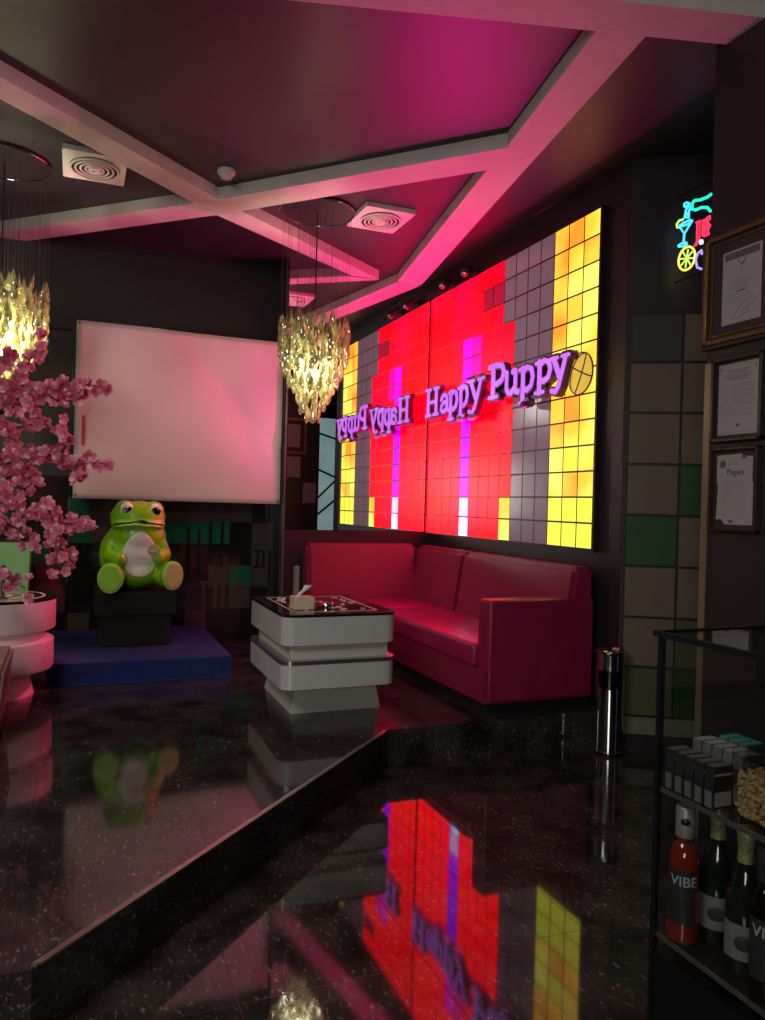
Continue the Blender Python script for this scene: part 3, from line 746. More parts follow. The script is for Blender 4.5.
frus(bm, rc(-.215, .350, -.255, .42), rc(-.180, .315, -.225, .385), 0, .205)
obj('foot', bm, 'whitedull', t)
X0, X1, Yf, Yb = -.335, .325, -.50, .39
X1 = .348
bm = B(); prism(bm, rrect(X0, X1, Yf, Yb, .07), .20, .338); smart(obj('lower_drum', bm, 'white', t))
bm = B(); prism(bm, rrect(X0-.004, X1+.004, Yf-.004, Yb+.004, .072), .338, .360); smart(obj('steel_trim', bm, 'steeltrim', t))
bm = B(); prism(bm, rc(X0+.055, X1-.04, Yf+.05, Yb-.06), .358, .46); obj('recess', bm, 'whitedull', t)
bm = B(); prism(bm, rrect(X0, X1, Yf, Yb, .07), .447, .605); smart(obj('upper_drum', bm, 'white', t))
bm = B(); prism(bm, rrect(X0-.003, X1+.003, Yf-.003, Yb+.003, .072), .605, .620); tp = smart(obj('table_top', bm, 'tabletop', t))
ib = B()
for a, b in (((X0+.09, Yf+.10), (X1-.09, Yf+.10)), ((X1-.09, Yf+.10), (X1-.09, Yb-.1)), ((X1-.09, Yb-.1), (X0+.09, Yb-.1)), ((X0+.09, Yb-.1), (X0+.09, Yf+.10))):
    x0, x1 = sorted((a[0], b[0])); y0, y1 = sorted((a[1], b[1])); box(ib, x0-.006, x1+.006, y0-.006, y1+.006, .620, .6212)
random.seed(12)
for k in range(46):
    cx, cy = random.uniform(X0+.12, X1-.12), random.uniform(Yf+.15, Yb-.14)
    a = random.random()*6.28; pts = [(cx+.028*s*math.cos(a+s*1.3), cy+.028*s*math.sin(a+s*1.3)) for s in (0, .4, .8, 1.2, 1.5)]
    tube(ib, [(p[0], p[1], .6205) for p in pts], [.006, .005, .004, .003, .002], 5)
obj('floral_inlay', ib, 'inlay', tp)

t = thing('tissue_box', 'small cream tissue box with tissue sticking out on the coffee table', 'tissue box', (1.255, 4.36, TT+.0015), R(-2))
bm = B(); box(bm, -.062, .062, -.055, .055, 0, .072, bev=.003); obj('box', bm, 'tissue_box', t)
bm = B()
pts = [(-.03, .0, .07), (-.01, .004, .09), (.018, .0, .115), (.036, -.004, .135)]
wd = [.012, .014, .018, .030]
rows_ = []
for (x, y, zz), h in zip(pts, wd):
    rows_.append([bm.verts.new((x+h*math.cos(a)*.9, y+h*.35*math.sin(a)*(1+.3*math.sin(3*a)), zz+h*.35*math.sin(2*a)*.5)) for a in [2*PI*i/12 for i in range(12)]])
for a, b in zip(rows_, rows_[1:]):
    for i in range(12): bm.faces.new((a[i], a[(i+1) % 12], b[(i+1) % 12], b[i]))
bm.faces.new(rows_[-1]); obj('tissue', bm, 'tissue', t, smooth=True)
t = thing('menu_holder', 'upright clear menu stand behind the tissue box on the coffee table', 'menu stand', (1.375, 4.93, TT+.0015))
bm = B(); box(bm, -.03, .03, -.02, .02, 0, .005); obj('stand_base', bm, 'clear', t)
bm = B(); box(bm, -.012, .012, -.03, .03, .005, .20, bev=.001, seg=1); obj('menu_card', bm, 'inkfaint', t)
t = thing('glass_ashtray', 'small clear glass ashtray beside the tissue box on the coffee table', 'ashtray', (1.42, 4.40, TT+.0015))
bm = B(); lathe(bm, [(.035, 0), (.045, .025), (.038, .027), (.030, .008), (.001, .007)], n=20, cap=False); obj('bowl', bm, 'chrome', t, smooth=True)

# ------------------------------------------------------------------ round table at left
t = thing('round_table', 'round pale pink stepped table with ringed black glass top at left edge', 'table', (-.44, 5.30, S))
bm = B(); lathe(bm, [(.225, 0), (.185, .17)], n=56); smart(obj('foot', bm, 'pinkwhite', t))
bm = B(); lathe(bm, [(.325, .165), (.335, .18), (.335, .345), (.325, .352)], n=64); smart(obj('lower_drum', bm, 'pinkwhite', t))
bm = B(); lathe(bm, [(.285, .35), (.285, .42)], n=56); smart(obj('recess', bm, 'pinkwhite', t))
bm = B(); lathe(bm, [(.335, .415), (.343, .425), (.343, .60)], n=64); smart(obj('upper_drum', bm, 'pinkwhite', t))
bm = B(); lathe(bm, [(.345, .60), (.345, .615)], n=64); tp = smart(obj('table_top', bm, 'tabletop', t))
ib = B()
for r, w_ in ((.272, .012), (.21, .004), (.16, .014), (.08, .02)):
    tube(ib, [(r*math.cos(2*PI*i/64), r*math.sin(2*PI*i/64), .6155) for i in range(65)], w_, 4)
for v in ib.verts: v.co.z = .6150+max(-.0005, min(.0012, v.co.z-.6155))
obj('ring_inlay', ib, 'inlay', tp)
t = thing('menu_holder', 'slim dark menu stand on the round pale table at left', 'menu stand', (-.395, 5.16, S+.6165))
bm = B(); box(bm, -.03, .03, -.02, .02, 0, .006); obj('stand_base', bm, 'blackmetal', t)
bm = B(); box(bm, -.01, .01, -.03, .03, .006, .20); obj('menu_card', bm, 'packdark', t)

# taupe sofa at the left edge
t = thing('lounge_sofa', 'taupe leatherette sofa corner cut by the left edge of the photo', 'sofa', (-1.35, 4.55, S))
bm = B(); frus(bm, rc(-.85, 1.012, -.42, .20), rc(-.85, 1.052, -.45, .215), .03, .40); bmesh.ops.bevel(bm, geom=bm.edges[:], offset=.02, segments=3, affect='EDGES'); smart(obj('base', bm, 'taupe', t))
bm = B(); box(bm, -.84, .60, -.44, .05, .40, .52, bev=.03, seg=3); smart(obj('seat_cushion', bm, 'taupe', t))
bm = B(); box(bm, -.84, .50, .06, .21, .40, .80, bev=.03, seg=3); smart(obj('backrest', bm, 'taupe', t))
bm = B(); box(bm, -.84, 1.0, -.40, .18, 0, .04); obj('plinth', bm, 'plinth', t)

# planter + blossom tree
t = thing('tall_planter', 'tall pale green planter behind the round table under the blossoms', 'planter', (-.46, 6.32, S))
bm = B(); frus(bm, rc(-.135, .135, -.135, .135), rc(-.165, .165, -.165, .165), 0, .90); obj('pot', bm, 'planter', t)
bm = B(); box(bm, -.145, .145, -.145, .145, .90, .905); obj('soil', bm, 'bark', t)

# blossom tree: trunk beyond the left edge of the photograph, branches reaching in
t = thing('blossom_tree', 'artificial pink blossom tree reaching in at the left above the round table', 'tree', (-.86, 4.98, S))
O = V((-.86, 4.98, S))
def P3(x, y, dz): # picture point at a given depth from the viewer
    return CAM+ray(x, y)*dz-O
trunk = [V((0, 0, 0)), V((.02, .0, .5)), V((-.02, .03, 1.0)), V((.05, .02, 1.5))]
random.seed(21)
tb = B(); tube(tb, [V((0, 0, 0.0)), *trunk[1:], V((.03, .04, 1.9))], [.05, .042, .036, .028, .012], 10); obj('trunk', tb, 'bark', t, smooth=True)
paths = [
 ([(-60, 470), (-20, 420), (15, 385), (35, 352), (48, 338)], 4.25), ([(-20, 420), (10, 410), (40, 392), (75, 383), (103, 387)], 4.15),
 ([(40, 392), (62, 402), (85, 398)], 4.15), ([(-60, 500), (-10, 470), (30, 455), (60, 455), (85, 462), (108, 464)], 4.05),
 ([(60, 455), (70, 440), (62, 425)], 4.05), ([(60, 462), (78, 470), (80, 480)], 4.05), ([(-60, 520), (-10, 505), (25, 500), (50, 510), (58, 522), (92, 527)], 4.1),
 ([(50, 510), (55, 535), (50, 560), (62, 570)], 4.1), ([(-40, 540), (0, 520), (20, 530), (34, 548)], 4.0), ([(-40, 560), (-5, 570), (12, 580), (25, 588)], 3.95),
 ([(-40, 420), (0, 365), (15, 350)], 4.3), ([(-40, 440), (5, 430), (30, 425), (50, 420)], 4.2), ([(-40, 480), (0, 480), (20, 475), (40, 480)], 4.1), ([(45, 505), (58, 545), (75, 565)], 4.1), ([(-20, 395), (20, 400), (35, 410)], 4.2)]
bb = B(); FL = []
for pts, dz in paths:
    q = [P3(x, y, dz+random.uniform(-.05, .05)) for x, y in pts]
    tube(bb, q, [max(.0025, .011-.009*i/(len(q)-1)) for i in range(len(q))], 5)
    for a, b in zip(q, q[1:]):
        L = (b-a).length; n = max(1, int(L/.020))
        for k in range(n):
            for _ in range(1 if random.random() < .75 else 2):
                p = a.lerp(b, (k+random.random())/n)+V((random.gauss(0, .020), random.gauss(0, .045), random.gauss(0, .024)))
                FL.append(p)
for _ in range(60):   # dense inner mass at the frame edge
    y = random.uniform(352, 535); p = P3(random.uniform(-18, 34), y, 4.1+random.uniform(-.12, .2)); FL.append(p)
bo = obj('branches', bb, 'bark', t)
def flower_mesh(name, m, seed):
    random.seed(seed); bm = B()
    for k in range(5):
        a = 2*PI*k/5+random.uniform(-.1, .1); cup = random.uniform(.35, .6)
        for layer, sc in ((0, 1.0), (1, .62)):
            aa = a+layer*.6; pr = [(0, 0), (.010, .011), (.022, .0135), (.030, .008), (.032, 0), (.030, -.008), (.022, -.0135), (.010, -.011)]
            vs = [bm.verts.new((sc*(x*math.cos(aa)-y*math.sin(aa)), sc*(x*math.sin(aa)+y*math.cos(aa)), sc*x*cup*(1+layer)+.15*abs(y))) for x, y in pr]
            bm.faces.new(vs)
    ball(bm, (0, 0, .004), .004, 6, 4)
    me = bpy.data.meshes.new(name); bm.to_mesh(me); bm.free(); me.materials.append(M[m]); return me
FM = [flower_mesh('blossom', 'blossom', 1), flower_mesh('blossom', 'blossompale', 2), flower_mesh('blossom', 'blossom', 3)]
random.seed(5)
vis = [p for p in FL]
random.shuffle(vis)
vis.sort(key=lambda p: 0 if (p+O-CAM).dot(rt)/(p+O-CAM).dot(fw) > -.5 else 1)
rest = B()
for n, p in enumerate(vis):
    tocam = (CAM-(p+O)).normalized()
    dr = (tocam+V((random.gauss(0, .6), random.gauss(0, .4), random.gauss(0, .6)))).normalized()
    s = random.uniform(.85, 1.25)
    mx = Matrix.Translation(p) @ dr.to_track_quat('Z', 'Y').to_matrix().to_4x4() @ Matrix.Rotation(random.random()*6, 4, 'Z') @ Matrix.Diagonal((s, s, s, 1))
    me = FM[random.choice((0, 0, 1, 2))]
    if n < 100:
        o = bpy.data.objects.new('blossom', me); COL.objects.link(o); o.parent = t; o.matrix_local = mx
    else:
        tmp = B(); tmp.from_mesh(me); bmesh.ops.transform(tmp, matrix=mx, verts=tmp.verts); mm = bpy.data.meshes.new('x'); tmp.to_mesh(mm); tmp.free(); rest.from_mesh(mm); bpy.data.meshes.remove(mm)
ro = obj('blossoms', rest, 'blossom', t, norm=False); ro['kind'] = 'stuff'

# ------------------------------------------------------------------ corner sofa
t = thing('corner_sofa', 'long red leatherette corner sofa under the lit panel', 'sofa', (2.3, 4.0, S))
sx = 3.078-2.3
bk = YM-.018-4.0
bm = B(); prism(bm, [(.03, .03), (sx-.02, .03), (sx-.02, bk-.02), (-.39, bk-.02), (-.39, 1.83), (.03, 1.83)], 0, .066); obj('plinth', bm, 'plinth', t)
bm = B(); prism(bm, [(0, .01), (sx, .01), (sx, bk), (-.42, bk), (-.42, 1.80), (0, 1.80)], .062, .262); bmesh.ops.bevel(bm, geom=bm.edges[:], offset=.008, segments=2, affect='EDGES'); smart(obj('base', bm, 'sofa', t))
bm = B(); box(bm, -.014, sx-.14, .148, 1.80, .258, .405, bev=.035, seg=4); smart(obj('seat_cushion', bm, 'sofaseat', t))
bm = B(); box(bm, -.43, sx-.14, 1.79, bk-.14, .258, .405, bev=.035, seg=4); smart(obj('seat_cushion', bm, 'sofaseat', t))
def backp(bm, x0, x1, y0, y1, z0, z1, axis):
    # leaning back cushion: front bottom pushed out
    box(bm, x0, x1, y0, y1, z0, z1)
    for v in bm.verts:
        if v.co.z < (z0+z1)/2:
            if axis == 'x' and v.co.x < (x0+x1)/2: v.co.x -= .09
            if axis == 'y' and v.co.y < (y0+y1)/2: v.co.y -= .09
    bmesh.ops.bevel(bm, geom=bm.edges[:], offset=.03, segments=4, affect='EDGES')
for y0, y1 in ((.012, 1.50), (1.502, 2.43)):
    bm = B(); backp(bm, sx-.15, sx, y0, y1, .30, .885, 'x'); smart(obj('backrest', bm, 'sofa', t))
bm = B(); backp(bm, -.42, sx-.16, bk-.15, bk, .30, .893, 'y'); smart(obj('backrest', bm, 'sofa', t))
bm = B(); box(bm, .016, sx-.002, .0, .15, .068, .688, bev=.022, seg=4); smart(obj('armrest', bm, 'sofa', t))

# ------------------------------------------------------------------ steel bin
bx = V((3.000, 3.735, 0))
t = thing('ashtray_bin', 'tall cylindrical polished steel ashtray bin beside the sofa end', 'bin', bx)
bm = B(); lathe(bm, [(.086, 0), (.086, .025), (.083, .027), (.083, .47), (.083, .60)], n=40); smart(obj('bin_body', bm, 'chrome', t))
bm = B(); lathe(bm, [(.085, .60), (.088, .604), (.088, .618), (.080, .622), (.070, .612), (.001, .610)], n=40, cap=False); smart(obj('ash_tray', bm, 'chrome', t))
bm = B(); na = 16
dv = V((-bx.x, -bx.y, 0)).normalized(); a0 = math.atan2(dv.y, dv.x)-.12
pa = []; pb_ = []
for i in range(na+1):
    a = a0-.95+1.9*i/na; u = -1+2*i/na
    pa.append(bm.verts.new((.0845*math.cos(a), .0845*math.sin(a), .505))); pb_.append(bm.verts.new((.0845*math.cos(a), .0845*math.sin(a), .504-.11*math.sqrt(max(0, 1-u**4)))))
for i in range(na): bm.faces.new((pa[i], pb_[i], pb_[i+1], pa[i+1]))
obj('opening', bm, 'black', t)
bm = B(); lathe(bm, [(.087, .0), (.087, .018)], n=40); obj('base_ring', bm, 'blackmetal', t)

# ------------------------------------------------------------------ framed certificates on the column (facing -X)
def cert(name, label, y0, y1, z0, z1, fw_, fm, kind, py, pz):
    """y0<y1; parts in the plane x = KX, paper box py, pz"""
    cy, cz = (y0+y1)/2, (z0+z1)/2
    t = thing(name, label, 'framed certificate', (KX, cy, cz), 0, 'framed certificates on the column')
    bm = B()
    for a in ((y0, y1, z0, z0+fw_), (y0, y1, z1-fw_, z1), (y0, y0+fw_, z0, z1), (y1-fw_, y1, z0, z1)):
        box(bm, -.03, -.001, a[0]-cy, a[1]-cy, a[2]-cz, a[3]-cz, bev=.004)
    obj('frame', bm, fm, t)
    if fm == 'gold':
        bm = B(); g = .018
        for a in ((y0-g, y1+g, z0-g, z0), (y0-g, y1+g, z1, z1+g), (y0-g, y0, z0, z1), (y1, y1+g, z0, z1)):
            box(bm, -.022, -.001, a[0]-cy, a[1]-cy, a[2]-cz, a[3]-cz, bev=.003)
        obj('outer_frame', bm, 'darkframe', t)
        bm = B(); h = .034
        for a in ((y0+h, y1-h, z0+h, z0+h+.005), (y0+h, y1-h, z1-h-.005, z1-h), (y0+h, y0+h+.005, z0+h, z1-h), (y1-h-.005, y1-h, z0+h, z1-h)):
            box(bm, -.016, -.001, a[0]-cy, a[1]-cy, a[2]-cz, a[3]-cz)
        obj('inner_bead', bm, 'gold', t)
    bm = B(); box(bm, -.008, -.001, y0+fw_*.6-cy, y1-fw_*.6-cy, z0+fw_*.6-cz, z1-fw_*.6-cz); obj('mount', bm, 'mount', t)
    pp = B()
    a, b, c, d = py[0]-cy, py[1]-cy, pz[0]-cz, pz[1]-cz
    if kind == 3:   # torn edges
        out = [(b, c+.02), (b-.03, c+.022), (b-.05, c), (a, c), (a, d-.12), (a+.006, d-.12), (a+.004, d-.012), (a+.05, d-.012), (a+.065, d), (b, d-.003), (b, d-.11), (b-.008, d-.14), (b-.004, c+.08)]
        out = [(-y, z) for y, z in out]
        va = [pp.verts.new((-.0095, -y, z)) for y, z in out]; vb = [pp.verts.new((-.008, -y, z)) for y, z in out]
        pp.faces.new(va); pp.faces.new(vb[::-1])
        for i in range(len(va)): pp.faces.new((va[i], va[(i+1) % len(va)], vb[(i+1) % len(va)], vb[i]))
    else: box(pp, -.0095, -.008, a, b, c, d)
    sheet = obj('certificate_sheet', pp, 'paper', t)
    # world: reading left->right is decreasing y
    il = B(); fl = B(); W = b-a; Hh = d-c
    def line(bm, u0, u1, v, h): box(bm, -.0102, -.0094, b-u1*W, b-u0*W, d-v*Hh-h/2, d-v*Hh+h/2)
    if kind == 1:
        line(il, .06, .94, .075, .03)
        for s_ in (1, -1):
            tube(il, [(-.0098, (a+b)/2+s_*.022, d-.145*Hh), (-.0098, (a+b)/2, d-.235*Hh)], .0025, 4)
        tube(fl, [(-.0098, (a+b)/2, d-.26*Hh), (-.0098, (a+b)/2-.004, d-.33*Hh)], .0018, 4)
        for v, u0, u1 in ((.40, .3, .7), (.43, .12, .88), (.46, .25, .75), (.49, .3, .7), (.53, .3, .7), (.57, .36, .64), (.61, .28, .72), (.65, .22, .76), (.69, .15, .85), (.72, .2, .8)): line(fl, u0, u1, v, .0032)
        line(il, .38, .62, .57, .004)
        hp = [(.30, .93), (.38, .84), (.50, .77), (.62, .74), (.84, .80), (.64, .81), (.55, .84), (.74, .87), (.56, .90), (.42, .94)]
        tube(il, [(-.0098, b-u*W, d-v*Hh) for u, v in hp], .0012, 4)
    elif kind == 2:
        for (u0, u1, v, h) in ((.06, .94, .03, .003), (.06, .94, .97, .003)): line(fl, u0, u1, v, h)
        for v, u0, u1 in ((.10, .2, .8), (.13, .25, .75), (.17, .15, .85), (.20, .18, .82), (.23, .25, .75)): line(il, u0, u1, v, .0028)
        for k in range(9): line(fl, .08, .26, .30+k*.035, .002); line(fl, .36, .92, .30+k*.035, .004)
        for v in (.64, .66, .70, .73): line(fl, .08, .85, v, .002)
        line(il, .48, .56, .87, .014)
        for uu in (.06, .94): line(il, uu-.02, uu+.02, .07, .009)
    else:
        cb = B()
        for i in range(1): 
            vs = [cb.verts.new((-.0101, b-(.17*W)+.017*math.cos(2*PI*k/20), d-.14*Hh+.017*math.sin(2*PI*k/20))) for k in range(20)]; cb.faces.new(vs)
        obj('seal', cb, 'ink', sheet)
        for v, u0, u1 in ((.12, .32, .56), (.15, .32, .6)): line(fl, u0, u1, v, .003)
        tm = text_mesh('Piagam', .034)
        bmesh.ops.transform(tm, matrix=Matrix.Translation(V((-.0102, b-.52*W, d-.29*Hh))) @ Matrix(((0, 0, -1, 0), (-1, 0, 0, 0), (0, 1, 0, 0), (0, 0, 0, 1))), verts=tm.verts)
        obj('heading', tm, 'ink', sheet)
        for v, u0, u1 in ((.33, .42, .62), (.39, .25, .78), (.42, .18, .86), (.62, .2, .8)): line(fl, u0, u1, v, .0028)
        for k in range(4): line(fl, .2, .45, .46+k*.035, .003); line(fl, .55, .8, .46+k*.035, .003)
        for k in range(5): line(fl, .2, .8, .67+k*.04, .0018)
        line(fl, .1, .3, .86, .003); line(fl, .65, .8, .87, .003)
        line(il, .68, .80, .045, .014); line(il, .36, .48, .955, .012)
    obj('printing', il, 'ink', sheet); obj('fine_print', fl, 'inkfaint', sheet)
def yz(x, y): q = atX(x, y, KX-.015); return q.y, q.z
yl, zt_ = yz(707.5, 241.7); _, zb_ = yz(704.2, 347.5); py1, pzt = yz(722.5, 254.2); py0, _ = yz(761.7, 240); _, pzb = yz(720, 326.7)
cert('framed_certificate', 'gold framed certificate with medal ribbon drawing, topmost on the dark column', py0-(yl-py1), yl, zb_, zt_, .020, 'gold', 1, (py0, py1), (pzb, pzt))
a1, b1 = yz(718.5, 366); a2, b2 = yz(758, 357); a3, b3 = yz(716.5, 436)
cert('framed_certificate', 'dark framed certificate with small dense print, middle one on the dark column', a2-.035, a1+.03, b3-.03, b1+.03, .018, 'darkframe', 2, (a2, a1), (b3, b1))
a1, b1 = yz(716.5, 455); a2, b2 = yz(753, 455); a3, b3 = yz(716.5, 524)
cert('framed_certificate', 'certificate with torn edges and round seal, lowest on the dark column', a2-.035, a1+.03, b3-.03, b1+.03, .014, 'darkframe', 3, (a2, a1), (b3, b1))
# certificates on the column face that only the mirror shows
def cert_back(x0, x1, z0, z1, fm, label):
    cx, cz = (x0+x1)/2, (z0+z1)/2; fwid = .03 if fm == 'gold' else .006
    t = thing('framed_certificate', label, 'framed certificate', (cx, KY, cz), 0, 'certificates seen only in the mirror')
    bm = B(); h, v = (x1-x0)/2, (z1-z0)/2
    for a in ((-h, h, -v, -v+fwid), (-h, h, v-fwid, v), (-h, -h+fwid, -v, v), (h-fwid, h, -v, v)): box(bm, a[0], a[1], .001, .022, a[2], a[3])
    obj('frame', bm, fm, t)
    bm = B(); m_ = .09 if fm == 'gold' else .008
    box(bm, -h+fwid, h-fwid, .001, .006, -v+fwid, v-fwid); obj('mount', bm, 'mount' if fm == 'gold' else 'paper', t)
    bm = B(); box(bm, -h+m_, h-m_, .006, .009, -v+m_, v-m_); s = obj('certificate_sheet', bm, 'paper', t)
    bm = B()
    for k in range(9): box(bm, -(h-m_)*.7, (h-m_)*.7, .0089, .0096, v-m_-.04-k*.028, v-m_-.036-k*.028)
    obj('fine_print', bm, 'inkfaint', s)
cert_back(2.66, 3.02, 2.14, 2.64, 'gold', 'gold framed certificate reflected in the mirror above two bare sheets')
cert_back(2.74, 2.95, 1.80, 2.10, 'darkframe', 'bare sheet reflected in the mirror, the one nearer the banner')
cert_back(2.98, 3.18, 1.44, 1.74, 'darkframe', 'bare sheet reflected in the mirror, the lower one nearer the glass door')

# ------------------------------------------------------------------ neon sign hanging by the tiled wall (faces -X)
NX = 3.25
t = thing('neon_sign', 'small neon sign of cocktail glass, pouring bottle and citrus wheel left of the gold frame', 'neon sign', (NX, 3.4, 2.9))
bm = B(); box(bm, .002, .008, -.30, .18, .405, .413); obj('support_bar', bm, 'blackmetal', t); bm = B(); box(bm, .002, .008, -.30, .18, -.095, -.087); obj('support_bar', bm, 'blackmetal', t)
bm = B()
for yy in (-.25, .15): tube(bm, [(.007, yy, .41), (.007, yy, ZC-2.9)], .0015, 4)
obj('hanging_wire', bm, 'string', t)
def nq(pts): # zoomed picture points (9.27x, origin 660,180)
    o = []
    for u, v in pts: q = atX(660+u/9.27, 180+v/9.27, NX-.008); o.append(q-V((NX, 3.4, 2.9)))
    return o
def neon(name, col, strokes_, r=.0065):
    bm = B()
    for s_ in strokes_: tube(bm, nq(s_), r, 7)
    obj(name, bm, 'neon_'+col, t, smooth=True)
neon('bottle_outline', 'teal', [[(478, 130), (440, 158), (370, 185), (320, 190), (298, 220), (298, 270), (330, 278), (380, 255), (440, 255), (470, 290)]], .0085)
neon('pour_stream', 'cyan', [[(225, 245), (225, 220), (250, 208), (275, 215), (250, 240), (228, 250)], [(272, 225), (240, 280), (228, 355)], [(290, 240), (268, 290), (265, 355)], [(255, 300), (250, 355)]])
neon('glass_outline', 'cyan', [[(180, 425), (225, 500), (300, 375)], [(180, 425), (215, 400), (280, 370), (302, 372), (270, 405), (215, 425), (180, 425)], [(225, 500), (218, 585)], [(170, 610), (200, 588), (245, 580), (252, 592), (215, 615), (175, 618), (170, 610)]])
neon('lime_slice', 'lime', [[(215, 365), (180, 375), (155, 410), (158, 440), (180, 440)]])
neon('red_letter_j', 'red', [[(333, 395), (375, 375)], [(345, 390), (340, 570), (315, 615)], [(368, 380), (365, 560), (330, 610)]], .0045)
neon('red_letter_i', 'red', [[(395, 372), (392, 520)], [(410, 362), (410, 530)]], .0045)
neon('red_letter_f', 'red', [[(440, 345), (462, 330), (466, 370)], [(430, 350), (430, 520), (458, 500)], [(445, 350), (450, 500)], [(450, 400), (468, 420), (455, 450)]], .0045)
neon('dot', 'white', [[(380, 560), (385, 590)]], .012)
neon('violet_letter_c', 'violet', [[(388, 690), (385, 650), (352, 680), (330, 740), (345, 810), (385, 825)]])
cw = [(248+80*math.cos(a)*.95, 727+105*math.sin(a)-30*math.cos(a)) for a in [2*PI*i/28 for i in range(29)]]
neon('citrus_rim', 'yellow', [cw])
neon('citrus_segments', 'lime', [[(248, 727), (248+62*math.cos(a), 727+82*math.sin(a)-22*math.cos(a))] for a in [2*PI*i/8+.2 for i in range(8)]], .005)

# ------------------------------------------------------------------ glass display cabinet
CX0, CX1, CY0, CY1, CH, S1, S2 = 1.207, 1.66, .30, 1.345, 1.185, .843, .522
t = thing('display_cabinet', 'black framed glass display cabinet at the right edge', 'display cabinet', (CX0, CY1, 0))
iv = Matrix.Translation(V((-CX0, -CY1, 0)))
for x, y in ((CX0, CY1), (CX1, CY1), (CX0, CY0), (CX1, CY0)):
    bm = B(); sxn = 1 if x == CX0 else -1; syn = 1 if y == CY0 else -1
    box(bm, x, x+.012*sxn, y, y+.012*syn, .0, CH-.008, mx=iv); obj('post', bm, 'blackmetal', t)
bm = B(); box(bm, CX0-.006, CX1+.006, CY0-.006, CY1+.006, CH-.008, CH, mx=iv)
obj('glass_top', bm, 'cabglass', t)
for a in ((CX0-.008, CX0+.004, CY0, CY1+.008), (CX0, CX1, CY1-.002, CY1+.006)):
    bm = B(); box(bm, a[0], a[1], a[2], a[3], CH-.009, CH+.003, mx=iv); obj('top_rail', bm, 'blackmetal', t)
for a in ((CX0+.002, CX0+.006, CY0+.012, CY1-.012, .49, CH-.01), (CX0+.012, CX1-.012, CY1-.006, CY1-.002, .49, CH-.01)):
    bm = B(); box(bm, *a, mx=iv); obj('glass_pane', bm, 'cabglass', t)
for zz in (S1, S2):
    bm = B(); box(bm, CX0+.008, CX1-.008, CY0+.01, CY1-.008, zz-.008, zz-.0005, mx=iv); sh = obj('shelf', bm, 'cabglass' if zz == S1 else 'plinth', t)
    bm = B(); box(bm, CX0+.007, CX0+.012, CY0+.01, CY1-.01, zz-.009, zz+.0005, mx=iv); obj('shelf_edge', bm, 'steeltrim', sh)
bm = B(); box(bm, CX0+.004, CX1-.004, CY0+.004, CY1-.004, .0, .485, mx=iv); obj('base_cupboard', bm, 'blackmetal', t)

def pack(x, y, z, label, m0, m1, grp, h=.088, rz=0):
    t = thing('cigarette_pack', label, 'pack', (x, y, z), rz, grp)
    bm = B(); box(bm, 0, .055, -.0115, .0115, 0, h, bev=.001, seg=1); obj('carton', bm, m0, t)
    bm = B(); box(bm, -.0006, .0005, -.0085, .0085, .004, h*.42); obj('side_print', bm, m1, t)
    bm = B(); box(bm, .004, .051, -.0105, .0105, h, h+.0008); obj('top_print', bm, m1, t)
    bm = B()
    box(bm, .006, .049, -.0122, -.0114, .006, h*.40); box(bm, .004, .051, -.0122, -.0114, h*.78, h*.83); obj('front_print', bm, 'inkfaint', t)
words = ['farthest from us', 'second from the far end', 'third of five', 'fourth of five', 'nearest of five']
for k in range(5):
    pack(CX0+.016, 1.318-k*.0285, S1, 'dark cigarette pack in the front row on the upper shelf, '+words[k], 'packdark', 'packlight', 'dark cigarette packs on the shelf')
for k in range(5):
    pack(CX0+.085, 1.310-k*.0285, S1, 'pale cigarette pack behind the dark row on the upper shelf, '+words[k], 'packlight', 'whiteprint', 'pale cigarette packs on the shelf', h=.106)
for k in range(3):
    pack(CX0+.150, 1.300-k*.0285, S1, 'teal topped pack at the back of the upper shelf, '+('farthest', 'middle', 'nearest')[k]+' of three', 'packlight', 'teal', 'teal topped packs on the shelf', h=.108)
# peanut box
t = thing('peanut_container', 'clear plastic container full of peanuts on the upper shelf', 'container', (CX0+.028, 1.165, S1))
bm = B(); frus(bm, rrect(.006, .15, -.15, -.006, .02, 4), rrect(0, .156, -.156, 0, .022, 4), 0, .125); smart(obj('tub', bm, 'clear', t))
bm = B(); prism(bm, rrect(-.004, .16, -.16, .004, .024, 4), .125, .137); smart(obj('lid', bm, 'clear', t))
random.seed(9); bm = B()
for k in range(420):
    face = random.random(); zz = random.uniform(.008, .092)
    if face < .5: x, y = .013, random.uniform(-.14, -.014)
    elif face < .75: x, y = random.uniform(.014, .14), random.choice((-.015, -.14))
    else: x, y, zz = random.uniform(.014, .14), random.uniform(-.14, -.014), .092
    ball(bm, (x+random.uniform(0, .006), y, zz), (.0055, .0055, .009), 8, 6, rot=Matrix.Rotation(random.random()*3, 4, 'X') @ Matrix.Rotation(random.random()*3, 4, 'Y'))
box(bm, .018, .138, -.138, -.018, .004, .088)
o = obj('peanuts', bm, 'nut', t, smooth=True); o['kind'] = 'stuff'

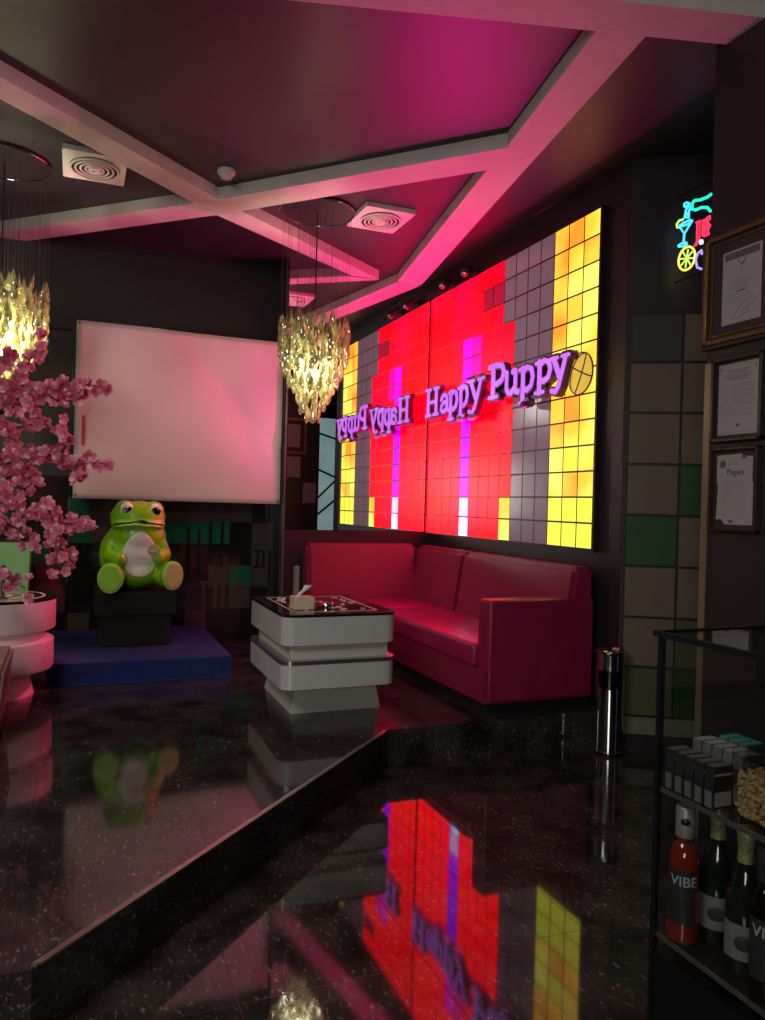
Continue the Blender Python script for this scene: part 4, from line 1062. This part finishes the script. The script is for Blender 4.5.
def vlabel(parent, s, size, x, y, z, r, m, ang):
    tm = text_mesh(s, size, .0004)
    for v in tm.verts:
        a = v.co.x/r; zz = v.co.y; dd = r+.0008+v.co.z
        v.co = V((x+dd*math.cos(ang+a), y+dd*math.sin(ang+a), z+zz))
    obj('label_text', tm, m, parent)
def curved(name, parent, r, z0, z1, a0, a1, m, n=14):
    bm = B(); A = []
    for i in range(n+1):
        a = a0+(a1-a0)*i/n; A.append([bm.verts.new((rr*math.cos(a), rr*math.sin(a), z)) for rr, z in ((r, z0), (r, z1), (r+.0006, z1), (r+.0006, z0))])
    for p, q in zip(A, A[1:]):
        for k in range(4): bm.faces.new((p[k], p[(k+1) % 4], q[(k+1) % 4], q[k]))
    return obj(name, bm, m, parent, smooth=False)
def liqueur(p, label, liq, cap='cap', tint='rose'):
    t = thing('liqueur_bottle', label, 'bottle', p)
    ang = math.atan2(-p[1], -p[0])
    bm = B(); r = .032
    lathe(bm, [(.028, 0), (r, .006), (r, .165), (.030, .185), (.024, .205), (.0165, .214), (.0160, .232)], n=28); smart(obj('glass', bm, tint, t), 30)
    bm = B(); lathe(bm, [(.0205, .226), (.0205, .288), (.018, .291)], n=24); c = smart(obj('cap', bm, cap, t))
    bm = B(); ball(bm, (.0203*math.cos(ang), .0203*math.sin(ang), .262), (.004, .010, .008), 10, 8, rot=Matrix.Rotation(ang, 4, 'Z')); obj('cap_emblem', bm, 'black', c, smooth=True)
    lb = curved('label', t, r+.0004, .045, .160, ang-1.2, ang+.7, 'labeldark')
    vlabel(lb, 'VIBE', .030, 0, 0, .128, r+.0008, 'whiteprint', ang)
liqueur((1.250, 1.292, S2), 'rose red liqueur bottle with silver cap, farthest on the lower shelf', 'rose')
liqueur((1.254, 1.078, S2), 'pale clear liqueur bottle with dark cap, nearest on the lower shelf', 'clear', cap='packdark', tint='bottleclear')
def fizz(p, label):
    t = thing('sparkling_bottle', label, 'bottle', p, 0, 'foil topped sparkling bottles')
    ang = math.atan2(-p[1], -p[0])
    bm = B(); lathe(bm, [(.034, 0), (.038, .008), (.038, .13), (.034, .165), (.022, .20), (.0155, .225), (.0145, .27)], n=28); smart(obj('glass', bm, 'darkglass', t), 30)
    bm = B(); lathe(bm, [(.0175, .190), (.0165, .225), (.0150, .25), (.0178, .262), (.0185, .282), (.0165, .290)], n=20); smart(obj('foil', bm, 'foil', t))
    lb = curved('label', t, .0384, .035, .105, ang-1.2, ang+1.2, 'label')
    bm = B(); ball(bm, (.0388*math.cos(ang), .0388*math.sin(ang), .07), (.002, .018, .016), 10, 8, rot=Matrix.Rotation(ang, 4, 'Z')); obj('label_emblem', bm, 'labeldark', lb)
fizz((1.322, 1.270, S2), 'dark sparkling bottle with gold foil neck, next to the rose bottle')
fizz((1.287, 1.163, S2), 'dark sparkling bottle with dull foil neck, next to the clear bottle')

# ------------------------------------------------------------------ lights of the room, with an added fill
def area(name, loc, rot, size, e, col, sy=None):
    l = bpy.data.lights.new(name, 'AREA'); l.energy = e; l.color = col; l.size = size
    if sy: l.shape = 'RECTANGLE'; l.size_y = sy
    o = bpy.data.objects.new(name, l); COL.objects.link(o); o.location = loc; o.rotation_euler = rot; return o
def spot(name, loc, tgt, e, col, ang, blend=.6, soft=.04):
    l = bpy.data.lights.new(name, 'SPOT'); l.energy = e; l.color = col; l.spot_size = R(ang); l.spot_blend = blend; l.shadow_soft_size = soft
    o = bpy.data.objects.new(name, l); COL.objects.link(o); o.location = loc
    o.rotation_euler = (V(tgt)-V(loc)).to_track_quat('-Z', 'Y').to_euler(); return o
area('room_light', (-1.6, 1.0, 3.45), (R(12), R(-12), 0), 1.4, 70, (1, .95, .90))
area('front_fill_light', (-2.3, -2.2, 1.9), (R(98), 0, R(-14)), 1.6, 55, (1, .93, .88), 1.3)  # added soft fill from behind the viewer, stands for no known lamp
spot('magenta_spot', (3.0, 6.17, 3.40), (-.35, 5.3, .85), 1300, (1, .07, .26), 22, soft=.02)
spot('magenta_spot', (3.0, 5.75, 3.40), (2.45, 6.1, .6), 230, (1, .02, .45), 75, soft=.02)
spot('ledge_uplight', (2.97, 5.83, 1.22), (2.0, 5.6, 3.5), 170, (1, .03, .36), 130, soft=.02)
